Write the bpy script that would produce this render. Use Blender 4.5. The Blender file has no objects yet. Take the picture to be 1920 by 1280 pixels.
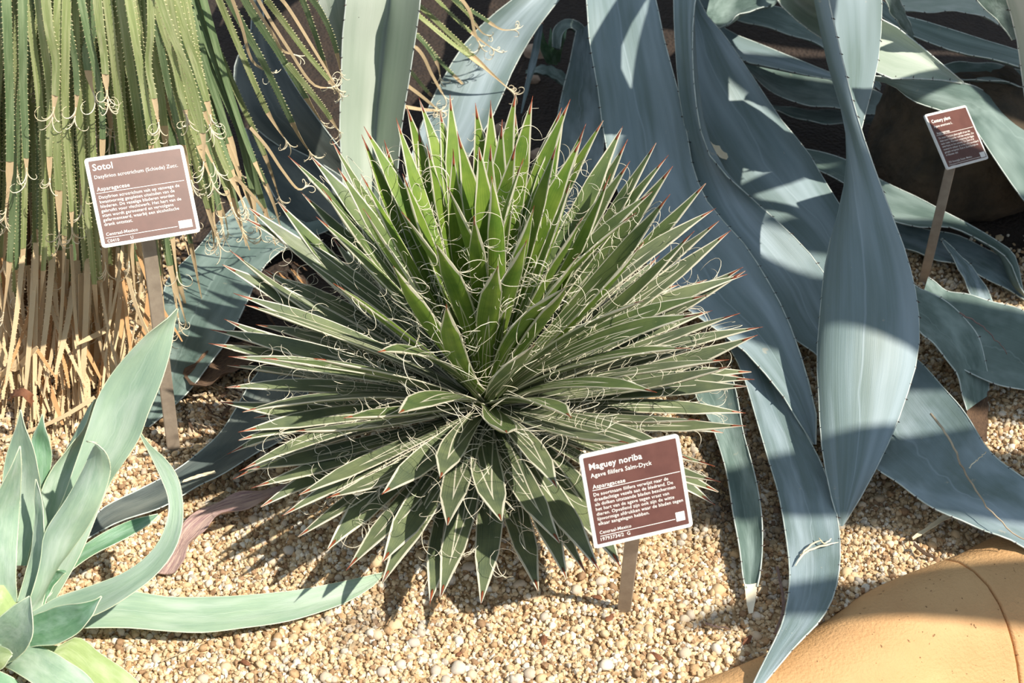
import bpy, math, random
import numpy as np
from mathutils import Vector, Matrix
random.seed(7)
rng = np.random.default_rng(11)
scene = bpy.context.scene
C = bpy.context.scene.collection

# ------------------------------------------------------------------ camera
F = 2637.0                      # focal length in pixels of the 1920x1280 frame
PITCH = math.radians(40.0)
RIGHT = np.array([1.0, 0, 0])
FWD = np.array([0, math.cos(PITCH), -math.sin(PITCH)])
DOWN = np.array([0, -math.sin(PITCH), -math.cos(PITCH)])
CENTRE = np.array([0.0, 0.0, 0.095])      # heart of the thread-leaf agave
_d = 1.758
CAM = CENTRE - _d*FWD - (912-960)/F*_d*RIGHT - (735-640)/F*_d*DOWN
cam_data = bpy.data.cameras.new('camera')
cam_data.sensor_width = 36.0
cam_data.lens = F/1920*36.0
cam_data.clip_start = 0.02
cam_data.dof.use_dof = True
cam_data.dof.focus_distance = 1.68
cam_data.dof.aperture_fstop = 9.0
cam = bpy.data.objects.new('camera', cam_data)
C.objects.link(cam)
cam.location = CAM
cam.rotation_euler = (math.pi/2-PITCH, 0, 0)
scene.camera = cam

# ------------------------------------------------------------------ light
world = bpy.data.worlds.new('world'); scene.world = world
world.use_nodes = True
bg = world.node_tree.nodes['Background']
bg.inputs['Color'].default_value = (0.70, 0.84, 1.0, 1)
bg.inputs['Strength'].default_value = 0.52
sun_data = bpy.data.lights.new('sun', 'SUN')
sun_data.energy = 5.8
sun_data.angle = math.radians(0.7)
sun_data.color = (1.0, 0.93, 0.80)
sun = bpy.data.objects.new('sun', sun_data); C.objects.link(sun)
SUN_DIR = Vector((0.55, -0.30, 0.78)).normalized()
sun.rotation_euler = SUN_DIR.to_track_quat('Z', 'Y').to_euler()
sun.location = (2, 1, 3)

scene.view_settings.view_transform = 'Standard'
scene.view_settings.look = 'None'
scene.view_settings.exposure = 0.18
scene.view_settings.gamma = 1.0
scene.view_settings.use_curve_mapping = False

# ------------------------------------------------------------------ pixel helpers
def ray(px, py):
    return FWD + (px-960)/F*RIGHT + (py-640)/F*DOWN
def ph(px, py, h):
    r = ray(px, py); return CAM + r*((h-CAM[2])/r[2])
def pd(px, py, dist):
    r = ray(px, py); return CAM + r*(dist/r[1])

# ------------------------------------------------------------------ materials
def srgb(r, g, b):
    f = lambda c: ((c/255+0.055)/1.055)**2.4 if c/255 > 0.04045 else c/255/12.92
    return (f(r), f(g), f(b), 1)
def newmat(name):
    m = bpy.data.materials.new(name); m.use_nodes = True
    nt = m.node_tree; bs = nt.nodes['Principled BSDF']
    return m, nt, bs
def N(nt, t, **kw):
    n = nt.nodes.new(t)
    for k, v in kw.items(): setattr(n, k, v)
    return n
def math_node(nt, op, a, b=None, clamp=False):
    n = N(nt, 'ShaderNodeMath', operation=op); n.use_clamp = clamp
    for i, v in enumerate((a, b)):
        if v is None: continue
        if isinstance(v, (int, float)): n.inputs[i].default_value = v
        else: nt.links.new(v, n.inputs[i])
    return n.outputs[0]
def mixc(nt, fac, a, b):
    n = N(nt, 'ShaderNodeMix', data_type='RGBA')
    if isinstance(fac, (int, float)): n.inputs[0].default_value = fac
    else: nt.links.new(fac, n.inputs[0])
    for i, v in ((6, a), (7, b)):
        if isinstance(v, tuple): n.inputs[i].default_value = v
        else: nt.links.new(v, n.inputs[i])
    return n.outputs[2]
def noise(nt, coord, scale, detail=3, mapping=None, rough=0.55):
    n = N(nt, 'ShaderNodeTexNoise')
    n.inputs['Scale'].default_value = scale; n.inputs['Detail'].default_value = detail
    n.inputs['Roughness'].default_value = rough
    if mapping is not None:
        mp = N(nt, 'ShaderNodeMapping'); mp.inputs['Scale'].default_value = mapping
        nt.links.new(coord, mp.inputs['Vector']); coord = mp.outputs[0]
    nt.links.new(coord, n.inputs['Vector'])
    return n.outputs['Fac']
def contrast(nt, v, lo, hi):
    n = N(nt, 'ShaderNodeMapRange'); n.inputs[1].default_value = lo; n.inputs[2].default_value = hi
    nt.links.new(v, n.inputs[0]); return n.outputs[0]
def bump(nt, bs, h, dist, strength=1.0):
    b = N(nt, 'ShaderNodeBump'); b.inputs['Distance'].default_value = dist; b.inputs['Strength'].default_value = strength
    nt.links.new(h, b.inputs['Height']); nt.links.new(b.outputs[0], bs.inputs['Normal'])
def add_translucent(nt, bs, colsock, fac):
    tr = N(nt, 'ShaderNodeBsdfTranslucent')
    if isinstance(colsock, tuple): tr.inputs[0].default_value = colsock
    else: nt.links.new(colsock, tr.inputs[0])
    mx = N(nt, 'ShaderNodeMixShader'); mx.inputs[0].default_value = fac
    out = nt.nodes['Material Output']
    nt.links.new(bs.outputs[0], mx.inputs[1]); nt.links.new(tr.outputs[0], mx.inputs[2])
    nt.links.new(mx.outputs[0], out.inputs[0])

def mat_plain(name, c1, c2, scale=20, rough=0.6, bumpd=0.0, bscale=60, mapping=None, uv=False, lo=.35, hi=.65, transl=0):
    m, nt, bs = newmat(name)
    tc = N(nt, 'ShaderNodeTexCoord'); co = tc.outputs['UV' if uv else 'Object']
    f = contrast(nt, noise(nt, co, scale, 4, mapping), lo, hi)
    col = mixc(nt, f, c1, c2)
    nt.links.new(col, bs.inputs['Base Color']); bs.inputs['Roughness'].default_value = rough
    if bumpd: bump(nt, bs, noise(nt, co, bscale, 3, mapping), bumpd)
    if transl: add_translucent(nt, bs, col, transl)
    return m

def mat_agave(name, dark, mid, bloom, rough=0.48, streak=0.22, seedv=0.0, transl=0.0, scar=0.0):
    """waxy leaf: long streaks along the blade, cloudy bloom, faint bud prints"""
    m, nt, bs = newmat(name)
    tc = N(nt, 'ShaderNodeTexCoord'); oi = N(nt, 'ShaderNodeObjectInfo')
    rnd = oi.outputs['Random']
    uv = tc.outputs['UV']
    off = N(nt, 'ShaderNodeCombineXYZ')
    nt.links.new(math_node(nt, 'MULTIPLY', rnd, 37.0), off.inputs[0]); nt.links.new(math_node(nt, 'MULTIPLY', rnd, 91.0), off.inputs[1])
    va = N(nt, 'ShaderNodeVectorMath', operation='ADD'); nt.links.new(uv, va.inputs[0]); nt.links.new(off.outputs[0], va.inputs[1])
    uvo = va.outputs[0]
    st = noise(nt, uvo, 1.0, 5, (22, 1.6, 1))
    st2 = noise(nt, uvo, 1.0, 4, (90, 2.5, 1))
    cloud = noise(nt, uvo, 1.0, 4, (3.0, 6.0, 1))
    a = math_node(nt, 'ADD', math_node(nt, 'MULTIPLY', st, streak), math_node(nt, 'MULTIPLY', cloud, 1-streak))
    f = contrast(nt, a, .34, .66)
    col = mixc(nt, f, dark, mid)
    f2 = contrast(nt, noise(nt, uvo, 1.0, 3, (2.2, 3.4, 1)), .45, .72)
    col = mixc(nt, f2, col, bloom)
    col = mixc(nt, math_node(nt, 'MULTIPLY', contrast(nt, st2, .45, .75), 0.08), col, bloom)
    # bud print: a thin pale line running up the blade, wandering
    sep = N(nt, 'ShaderNodeSeparateXYZ'); nt.links.new(uv, sep.inputs[0])
    wob = noise(nt, uvo, 1.0, 2, (0.2, 9.0, 1))
    du = math_node(nt, 'ABSOLUTE', math_node(nt, 'SUBTRACT', sep.outputs[0], math_node(nt, 'ADD', math_node(nt, 'MULTIPLY', wob, .34), .30)))
    line = math_node(nt, 'SUBTRACT', 1.0, contrast(nt, du, 0.004, 0.016))
    col = mixc(nt, math_node(nt, 'MULTIPLY', line, 0.35), col, bloom)
    if scar:
        sc = contrast(nt, noise(nt, tc.outputs['Object'], 48, 4), .70, .73)
        col = mixc(nt, math_node(nt, 'MULTIPLY', sc, scar), col, srgb(205, 188, 160))
    nt.links.new(col, bs.inputs['Base Color'])
    bs.inputs['Roughness'].default_value = rough
    bs.inputs['Specular IOR Level'].default_value = 0.45
    bump(nt, bs, math_node(nt, 'ADD', math_node(nt, 'MULTIPLY', st2, .3), cloud), 0.0012)
    if transl: add_translucent(nt, bs, col, transl)
    return m

def mat_thread_leaf(name, dark, lite, va0, transl):
    m, nt, bs = newmat(name)
    tc = N(nt, 'ShaderNodeTexCoord'); oi = N(nt, 'ShaderNodeObjectInfo'); rnd = oi.outputs['Random']
    sep = N(nt, 'ShaderNodeSeparateXYZ'); nt.links.new(tc.outputs['UV'], sep.inputs[0])
    u, v = sep.outputs[0], sep.outputs[1]
    d = math_node(nt, 'ABSOLUTE', math_node(nt, 'SUBTRACT', u, 0.5))
    # margin
    mw = math_node(nt, 'ADD', 0.445, math_node(nt, 'MULTIPLY', -0.20, contrast(nt, v, .78, 1.0)))
    marg = contrast(nt, math_node(nt, 'SUBTRACT', d, mw), 0.0, 0.02)
    # white V print pressed by the neighbouring leaves in the bud
    va_ = math_node(nt, 'ADD', va0, math_node(nt, 'MULTIPLY', rnd, 0.26))
    arm = math_node(nt, 'MULTIPLY', math_node(nt, 'SUBTRACT', va_, v), 0.72)
    e = math_node(nt, 'ABSOLUTE', math_node(nt, 'SUBTRACT', d, arm))
    line = math_node(nt, 'SUBTRACT', 1.0, contrast(nt, e, 0.014, 0.032))
    line = math_node(nt, 'MULTIPLY', line, math_node(nt, 'GREATER_THAN', arm, -0.02))
    arm2 = math_node(nt, 'MULTIPLY', math_node(nt, 'SUBTRACT', math_node(nt, 'SUBTRACT', va_, 0.20), v), 0.55)
    uu = math_node(nt, 'SUBTRACT', u, 0.44)
    e2 = math_node(nt, 'ABSOLUTE', math_node(nt, 'SUBTRACT', uu, arm2))
    l2 = math_node(nt, 'MULTIPLY', math_node(nt, 'SUBTRACT', 1.0, contrast(nt, e2, 0.012, 0.03)), math_node(nt, 'GREATER_THAN', arm2, 0.0))
    white = math_node(nt, 'MAXIMUM', math_node(nt, 'MAXIMUM', line, l2), marg, True)
    st = noise(nt, tc.outputs['UV'], 1.0, 4, (26, 1.2, 1))
    n2 = noise(nt, tc.outputs['Object'], 30, 3)
    col = mixc(nt, contrast(nt, math_node(nt, 'ADD', math_node(nt, 'MULTIPLY', st, .5), math_node(nt, 'MULTIPLY', n2, .5)), .38, .62), dark, lite)
    spot = contrast(nt, noise(nt, tc.outputs['Object'], 160, 2), .72, .76)
    col = mixc(nt, math_node(nt, 'MULTIPLY', spot, .35), col, srgb(190, 180, 130))
    col = mixc(nt, math_node(nt, 'MULTIPLY', white, .92), col, srgb(232, 226, 205))
    nt.links.new(col, bs.inputs['Base Color'])
    bs.inputs['Roughness'].default_value = 0.42
    bs.inputs['Specular IOR Level'].default_value = 0.4
    bump(nt, bs, st, 0.0004)
    add_translucent(nt, bs, col, transl)
    return m

M = {}
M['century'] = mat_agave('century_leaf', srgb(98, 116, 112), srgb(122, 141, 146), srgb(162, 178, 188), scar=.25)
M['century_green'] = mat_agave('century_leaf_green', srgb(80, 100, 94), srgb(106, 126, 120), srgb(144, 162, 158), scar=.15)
M['century_pale'] = mat_agave('century_leaf_pale', srgb(148, 164, 148), srgb(172, 184, 170), srgb(192, 200, 190), transl=.06)
M['young'] = mat_agave('young_leaf', srgb(144, 172, 150), srgb(172, 196, 168), srgb(192, 208, 192), rough=.42, streak=.35, transl=.10)
M['young_green'] = mat_agave('young_leaf_green', srgb(96, 146, 108), srgb(138, 180, 142), srgb(168, 200, 178), rough=.4, streak=.35, transl=.12)
M['young_yellow'] = mat_agave('young_leaf_yellow', srgb(156, 178, 118), srgb(182, 200, 142), srgb(198, 212, 168), rough=.42, streak=.35, transl=.1)
M['thread_mature'] = mat_thread_leaf('thread_leaf_mature', srgb(84, 97, 76), srgb(126, 136, 98), .58, .05)
M['thread_mid'] = mat_thread_leaf('thread_leaf_mid', srgb(80, 101, 62), srgb(120, 136, 82), .52, .12)
M['thread_young'] = mat_thread_leaf('thread_leaf_young', srgb(90, 128, 46), srgb(146, 170, 70), .40, .30)
M['spine'] = mat_plain('red_spine', srgb(98, 40, 24), srgb(156, 78, 46), 60, .4)
M['spine_grey'] = mat_plain('worn_spine', srgb(176, 110, 84), srgb(222, 190, 168), 60, .6)
M['thread'] = mat_plain('white_thread', srgb(226, 216, 190), srgb(244, 238, 220), 60, .6)
M['margin'] = mat_plain('pale_margin', srgb(168, 180, 176), srgb(206, 214, 208), 60, .5)
M['tooth'] = mat_plain('dark_tooth', srgb(46, 40, 44), srgb(80, 66, 60), 80, .45)
M['young_margin'] = mat_plain('young_margin', srgb(206, 220, 184), srgb(222, 228, 200), 60, .5)
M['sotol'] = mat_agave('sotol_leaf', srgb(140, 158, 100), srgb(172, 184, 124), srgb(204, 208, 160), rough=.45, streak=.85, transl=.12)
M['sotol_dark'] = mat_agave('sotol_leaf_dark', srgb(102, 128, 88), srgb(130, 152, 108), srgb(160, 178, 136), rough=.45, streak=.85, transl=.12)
M['sotol_tooth'] = mat_plain('sotol_tooth', srgb(224, 214, 160), srgb(240, 232, 190), 60, .5)
M['straw'] = mat_plain('straw', srgb(228, 192, 140), srgb(248, 228, 192), 8, .7, .0005, 40, (20, 2, 1), True, transl=.08)
M['straw_red'] = mat_plain('straw_red', srgb(206, 150, 96), srgb(234, 190, 138), 8, .7, .0005, 40, (20, 2, 1), True, transl=.08)
M['fibre'] = mat_plain('fibre', srgb(224, 206, 172), srgb(246, 236, 212), 30, .7)
M['trunk'] = mat_plain('trunk_bark', srgb(86, 60, 40), srgb(128, 92, 60), 30, .9, .01, 40)
M['dead'] = mat_plain('dead_leaf', srgb(92, 70, 58), srgb(158, 126, 98), 6, .75, .002, 20, (14, 2, 1), True)
M['dead_purple'] = mat_plain('dead_leaf_purple', srgb(168, 132, 134), srgb(230, 200, 184), 3, .6, .002, 14, (5, 2, 1), True)
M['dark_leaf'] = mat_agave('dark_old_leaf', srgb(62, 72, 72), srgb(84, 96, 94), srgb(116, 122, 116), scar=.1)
M['grey_straw'] = mat_plain('grey_straw', srgb(150, 132, 112), srgb(202, 186, 160), 20, .8)
M['bark'] = mat_plain('bark_chip', srgb(104, 66, 46), srgb(150, 100, 70), 60, .8, .001, 120)
M['steel'] = mat_plain('steel_post', srgb(142, 128, 114), srgb(160, 146, 130), 60, .42, .0002, 300)
M['plate'] = mat_plain('white_plastic', srgb(226, 224, 220), srgb(236, 234, 230), 40, .45)
M['brown'] = mat_plain('brown_plastic', srgb(92, 57, 50), srgb(102, 65, 57), 60, .36)
M['letter'] = mat_plain('white_print', srgb(240, 236, 230), srgb(246, 244, 240), 60, .5)

def mat_ground():
    m, nt, bs = newmat('sandy_soil')
    tc = N(nt, 'ShaderNodeTexCoord'); co = tc.outputs['Object']
    sep = N(nt, 'ShaderNodeSeparateXYZ'); nt.links.new(co, sep.inputs[0])
    vo = N(nt, 'ShaderNodeTexVoronoi'); vo.inputs['Scale'].default_value = 170; nt.links.new(co, vo.inputs['Vector'])
    cr = N(nt, 'ShaderNodeValToRGB'); e = cr.color_ramp
    e.elements[0].color = srgb(170, 138, 100); e.elements[1].color = srgb(230, 204, 164)
    sx = N(nt, 'ShaderNodeSeparateColor'); nt.links.new(vo.outputs['Color'], sx.inputs[0]); nt.links.new(sx.outputs[0], cr.inputs[0])
    sand = cr.outputs[0]
    soil = mixc(nt, noise(nt, co, 40, 5), srgb(34, 28, 26), srgb(70, 56, 46))  # dark soil, deepened toward black to stand in for shade behind the plants
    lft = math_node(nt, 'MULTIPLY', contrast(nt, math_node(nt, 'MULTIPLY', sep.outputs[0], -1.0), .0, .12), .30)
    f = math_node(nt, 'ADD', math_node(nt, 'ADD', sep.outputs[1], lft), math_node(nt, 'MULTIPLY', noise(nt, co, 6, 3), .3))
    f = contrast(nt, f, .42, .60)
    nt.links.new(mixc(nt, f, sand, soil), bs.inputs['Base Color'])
    bs.inputs['Roughness'].default_value = .95
    h = math_node(nt, 'ADD', math_node(nt, 'SUBTRACT', 1.0, vo.outputs['Distance']), noise(nt, co, 90, 4))
    bump(nt, bs, h, 0.004)
    return m
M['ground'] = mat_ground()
def mat_stone():
    m, nt, bs = newmat('gravel_stone')
    at = N(nt, 'ShaderNodeAttribute', attribute_name='stone')
    tc = N(nt, 'ShaderNodeTexCoord')
    n = noise(nt, tc.outputs['Object'], 400, 3)
    mul = N(nt, 'ShaderNodeMix', data_type='RGBA', blend_type='MULTIPLY'); mul.inputs[0].default_value = .5
    nt.links.new(at.outputs['Color'], mul.inputs[6])
    nt.links.new(mixc(nt, contrast(nt, n, .3, .6), srgb(190, 170, 150), (1, 1, 1, 1)), mul.inputs[7])
    nt.links.new(mul.outputs[2], bs.inputs['Base Color']); bs.inputs['Roughness'].default_value = .85
    return m
M['stone'] = mat_stone()
def mat_pebble():
    m, nt, bs = newmat('pebble')
    oi = N(nt, 'ShaderNodeObjectInfo'); tc = N(nt, 'ShaderNodeTexCoord')
    cr = N(nt, 'ShaderNodeValToRGB'); e = cr.color_ramp
    e.elements[0].color = srgb(222, 194, 152); e.elements[1].color = srgb(242, 232, 214)
    x = e.elements.new(.35); x.color = srgb(234, 208, 168)
    x = e.elements.new(.8); x.color = srgb(206, 196, 184)
    nt.links.new(oi.outputs['Random'], cr.inputs[0])
    n = noise(nt, tc.outputs['Object'], 3, 4)
    mul = N(nt, 'ShaderNodeMix', data_type='RGBA', blend_type='MULTIPLY'); mul.inputs[0].default_value = .5
    nt.links.new(cr.outputs[0], mul.inputs[6]); nt.links.new(mixc(nt, n, srgb(170, 150, 130), (1, 1, 1, 1)), mul.inputs[7])
    nt.links.new(mul.outputs[2], bs.inputs['Base Color']); bs.inputs['Roughness'].default_value = .8
    return m
M['pebble'] = mat_pebble()
def mat_kerb():
    m, nt, bs = newmat('ochre_render')
    tc = N(nt, 'ShaderNodeTexCoord'); co = tc.outputs['Object']
    col = mixc(nt, contrast(nt, noise(nt, co, 9, 5), .3, .7), srgb(196, 150, 102), srgb(212, 170, 120))
    pit = contrast(nt, noise(nt, co, 170, 2), .70, .76)
    col = mixc(nt, math_node(nt, 'MULTIPLY', pit, .6), col, srgb(110, 72, 40))
    nt.links.new(col, bs.inputs['Base Color']); bs.inputs['Roughness'].default_value = .7
    bump(nt, bs, math_node(nt, 'SUBTRACT', noise(nt, co, 260, 4), math_node(nt, 'MULTIPLY', pit, .8)), .0016)
    return m
M['kerb'] = mat_kerb()
M['rock'] = mat_plain('brown_rock', srgb(48, 44, 36), srgb(92, 76, 58), 14, .9, .012, 30)
M['pale_rock'] = mat_plain('pale_rock', srgb(170, 140, 120), srgb(214, 190, 170), 14, .9, .003, 60)

# ------------------------------------------------------------------ mesh helpers
class Buf:
    def __init__(s): s.v = []; s.f = []; s.uv = []; s.m = []; s.n = 0
    def add(s, v, f, uv=None, mi=0):
        v = np.asarray(v, float); s.v.append(v)
        s.f += [tuple(i+s.n for i in q) for q in f]; s.m += [mi]*len(f)
        s.uv.append(np.zeros((len(v), 2)) if uv is None else np.asarray(uv, float)); s.n += len(v)
def build(name, buf, mats, parent=None, smooth=True, origin=None):
    """one mesh object; vertices are given in world space, stored relative to the parent's base"""
    me = bpy.data.meshes.new(name)
    v = np.concatenate(buf.v)
    if parent is not None: o0 = np.array(parent['_base'])
    elif origin is not None: o0 = np.asarray(origin, float)
    else:
        o0 = np.array([(v[:, 0].min()+v[:, 0].max())/2, (v[:, 1].min()+v[:, 1].max())/2, v[:, 2].min()])
    me.from_pydata((v-o0).tolist(), [], buf.f)
    uvl = me.uv_layers.new(name='UVMap'); uv = np.concatenate(buf.uv)
    li = np.empty(len(me.loops), dtype=np.int32); me.loops.foreach_get('vertex_index', li)
    uvl.data.foreach_set('uv', uv[li].astype(np.float32).ravel())
    if smooth: me.polygons.foreach_set('use_smooth', np.ones(len(me.polygons), dtype=bool))
    if not isinstance(mats, (list, tuple)): mats = [mats]
    for m in mats: me.materials.append(m)
    if len(mats) > 1: me.polygons.foreach_set('material_index', np.array(buf.m, dtype=np.int32))
    ob = bpy.data.objects.new(name, me); C.objects.link(ob)
    if parent is not None:
        ob.parent = parent; ob['_base'] = list(o0)
    else:
        ob.location = o0; ob['_base'] = list(o0)
    return ob
def thing(name, label, cat, base, group=None):
    o = bpy.data.objects.new(name, None); C.objects.link(o)
    o.empty_display_size = .05; o.location = base; o['_base'] = [float(x) for x in base]
    o['label'] = label; o['category'] = cat
    if group: o['group'] = group
    return o
def tag(o, label, cat, group=None, kind=None):
    if label: o['label'] = label
    if cat: o['category'] = cat
    if group: o['group'] = group
    if kind: o['kind'] = kind
    return o
def unit(a):
    n = np.linalg.norm(a, axis=-1, keepdims=True); return a/np.maximum(n, 1e-9)
def spline(P, rows, closed=False):
    """Catmull-Rom through the rows of P (k x d), resampled by chord length of the first 3 (or all) columns"""
    P = np.asarray(P, float); k = len(P)
    if k == 2: t = np.linspace(0, 1, rows)[:, None]; return P[0]*(1-t)+P[1]*t
    d = np.sqrt(((P[1:]-P[:-1])**2).sum(1))**.5
    T = np.concatenate([[0], np.cumsum(np.maximum(d, 1e-6))])
    m = np.zeros_like(P)
    m[1:-1] = ((P[1:-1]-P[:-2])/(T[1:-1]-T[:-2])[:, None]*(T[2:]-T[1:-1])[:, None] + (P[2:]-P[1:-1])/(T[2:]-T[1:-1])[:, None]*(T[1:-1]-T[:-2])[:, None])/(T[2:]-T[:-2])[:, None]
    m[0] = (P[1]-P[0])/(T[1]-T[0]); m[-1] = (P[-1]-P[-2])/(T[-1]-T[-2])
    # even arc length
    fine = np.linspace(0, T[-1], rows*8)
    def ev(t):
        i = np.clip(np.searchsorted(T, t, side='right')-1, 0, k-2)
        h = (T[i+1]-T[i])[:, None]; s = ((t-T[i])[:, None])/h
        return ((2*s**3-3*s**2+1)*P[i]+(s**3-2*s**2+s)*h*m[i]+(-2*s**3+3*s**2)*P[i+1]+(s**3-s**2)*h*m[i+1])
    Q = ev(fine); L = np.concatenate([[0], np.cumsum(np.sqrt(((Q[1:]-Q[:-1])**2).sum(1)))])
    return ev(np.interp(np.linspace(0, L[-1], rows), L, fine))

def sheet(buf, L, R, Mid=None, cols=6, camber=0.1, thick=0.006, flip=None, mi=0, wave=0.0, edge=.12, fold=False):
    """a closed leaf blade between two edge lines; camber > 0 hollows the side that faces the viewer"""
    L = np.asarray(L); R = np.asarray(R); rows = len(L)
    ac = R-L; w = np.linalg.norm(ac, axis=1)
    c = (L+R)/2; tan = unit(np.gradient(c, axis=0))
    n = unit(np.cross(ac, tan))
    big = w > w.max()*.25
    if flip is None: flip = ((n*(CAM-c)).sum(1)[big]).mean() < 0
    if flip: n = -n
    t = np.linspace(0, 1, cols+1)
    prof = 4*t*(1-t)
    P = L[:, None]*(1-t)[None, :, None]+R[:, None]*t[None, :, None]
    if Mid is not None:
        off = np.asarray(Mid)-c
        sh = (1-np.abs(2*t-1))**.9 if fold else prof**.85
        P = P+off[:, None]*sh[None, :, None]
        d1 = unit(np.gradient(P, axis=1)); d0 = unit(np.gradient(P, axis=0))
        nn = unit(np.cross(d1, d0))
        if flip: nn = -nn
    else:
        P = P-(camber*w)[:, None, None]*prof[None, :, None]*n[:, None]
        nn = np.repeat(n[:, None], cols+1, 1)
    if wave:
        ph_ = rng.uniform(0, 6); s = np.linspace(0, 1, rows)
        for e, sg in ((0, -1), (cols, 1)):
            P[:, e] += n*(wave*np.sin(s*23+ph_+sg)*np.minimum(1, w/w.max()*1.5))[:, None]
    th = thick*np.minimum(1, w/max(w.max(), 1e-6)*1.6)
    pr = np.maximum(prof**.5, edge)
    Fr = P+nn*(th[:, None]*pr[None]*.5)[..., None]; Bk = P-nn*(th[:, None]*pr[None]*.5)[..., None]
    k = cols+1
    uv = np.stack([np.tile(t, rows), np.repeat(np.linspace(0, 1, rows), k)], 1)
    ff = [(i*k+j, i*k+j+1, (i+1)*k+j+1, (i+1)*k+j) for i in range(rows-1) for j in range(cols)]
    if not flip: ff = [q[::-1] for q in ff]
    buf.add(Fr.reshape(-1, 3), [q[::-1] for q in ff], uv, mi)
    buf.add(Bk.reshape(-1, 3), ff, uv, mi)
    # narrow edge faces and end caps with vertices of their own, so that the faces shade flat up to the rim
    for e in (0, cols):
        st = np.stack([Fr[:, e], Bk[:, e]], 1).reshape(-1, 3)
        euv = np.stack([np.full(2*rows, t[e]), np.repeat(np.linspace(0, 1, rows), 2)], 1)
        buf.add(st, [(2*i, 2*i+1, 2*i+3, 2*i+2) for i in range(rows-1)], euv, mi)
    for e in (0, rows-1):
        st = np.stack([Fr[e], Bk[e]], 1).reshape(-1, 3)
        euv = np.stack([np.repeat(t, 2), np.full(2*k, e/(rows-1))], 1)
        buf.add(st, [(2*i, 2*i+1, 2*i+3, 2*i+2) for i in range(cols)], euv, mi)
    return P, n
def tube(buf, pts, rad, sides=4, mi=0):
    pts = np.asarray(pts, float); n = len(pts)
    rad = np.broadcast_to(np.asarray(rad, float), (n,))
    tan = unit(np.gradient(pts, axis=0))
    ref = np.array([0.31, 0.17, 0.93]); a = unit(np.cross(tan, ref)); b = np.cross(tan, a)
    ang = np.arange(sides)*2*math.pi/sides
    ring = pts[:, None]+rad[:, None, None]*(np.cos(ang)[None, :, None]*a[:, None]+np.sin(ang)[None, :, None]*b[:, None])
    f = []
    for i in range(n-1):
        for j in range(sides):
            j2 = (j+1) % sides; f.append((i*sides+j, i*sides+j2, (i+1)*sides+j2, (i+1)*sides+j))
    f.append(tuple(range(sides-1, -1, -1))); f.append(tuple(range((n-1)*sides, n*sides)))
    uv = np.stack([np.tile(np.arange(sides)/sides, n), np.repeat(np.linspace(0, 1, n), sides)], 1)
    buf.add(ring.reshape(-1, 3), f, uv, mi)
def teeth(buf, edge, out, step, size, mi=0, lean=.4, jitter=.3, start=.02, end=.97):
    """little thorns along an edge line; out = outward directions per row"""
    d = np.linalg.norm(edge[1:]-edge[:-1], axis=1); S = np.concatenate([[0], np.cumsum(d)])
    if S[-1] < step: return
    tan = unit(np.gradient(edge, axis=0))
    s = S[-1]*start
    while s < S[-1]*end:
        p = np.array([np.interp(s, S, edge[:, i]) for i in range(3)])
        o = unit(np.array([np.interp(s, S, out[:, i]) for i in range(3)]))
        t = unit(np.array([np.interp(s, S, tan[:, i]) for i in range(3)]))
        z = np.cross(o, t); h = size*random.uniform(.7, 1.25); b = size*.5
        tip = p+o*h+t*h*lean
        p0 = p-o*size*.25
        buf.add([p0-t*b, p0+t*b, p0+z*b*.6, p0-z*b*.6, tip], [(0, 2, 4), (2, 1, 4), (1, 3, 4), (3, 0, 4)], None, mi)
        s += step*random.uniform(1-jitter, 1+jitter)

# ------------------------------------------------------------------ ground, gravel
def gz(x, y):
    x = np.asarray(x, float); y = np.asarray(y, float)
    z = .006*np.sin(7*x+1.3)*np.cos(6*y+.4)+.003*np.sin(19*x+y*5)+.003*np.cos(17*y-6*x+2)
    z = z+.018*np.exp(-((x-.02)**2+(y-.02)**2)/.05)              # low mound round the agave
    z = z+.014*np.exp(-((x-.50)**2+(y+.02)**2)/.006)             # crumbled earth under the century leaf
    return z
# line where the ochre kerb meets the gravel
KB = [(1120, 1352), (1210, 1318), (1300, 1280), (1430, 1225), (1545, 1163), (1620, 1110), (1700, 1074), (1790, 1040), (1842, 1014), (1890, 992), (1980, 950), (2080, 905)]
KW = np.array([ph(x, y, 0.0) for x, y in KB])
def beyond_kerb(x, y):
    """True on the gravel side of the kerb line"""
    yl = np.interp(x, KW[:, 0], KW[:, 1], left=KW[0, 1]-1.0, right=KW[-1, 1]+.1)
    return y > yl-.004

def ground():
    me = bpy.data.meshes.new('ground')
    xs = np.linspace(-2.6, 2.8, 150); ys = np.linspace(-.95, 3.6, 140)
    X, Y = np.meshgrid(xs, ys); Z = gz(X, Y)
    v = np.stack([X, Y, Z], -1).reshape(-1, 3); nx = len(xs)
    f = [(j*nx+i, j*nx+i+1, (j+1)*nx+i+1, (j+1)*nx+i) for j in range(len(ys)-1) for i in range(nx-1)]
    f = [q for q in f if all(bool(beyond_kerb(v[a, 0], v[a, 1]+.055)) for a in q)]
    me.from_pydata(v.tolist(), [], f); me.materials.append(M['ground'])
    me.polygons.foreach_set('use_smooth', np.ones(len(me.polygons), dtype=bool))
    o = bpy.data.objects.new('ground', me); C.objects.link(o)
    o['kind'] = 'structure'; o['label'] = 'sandy bed of pale gravel under the plants'; o['_base'] = [0, 0, 0]
    return o
GROUND = ground()

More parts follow.
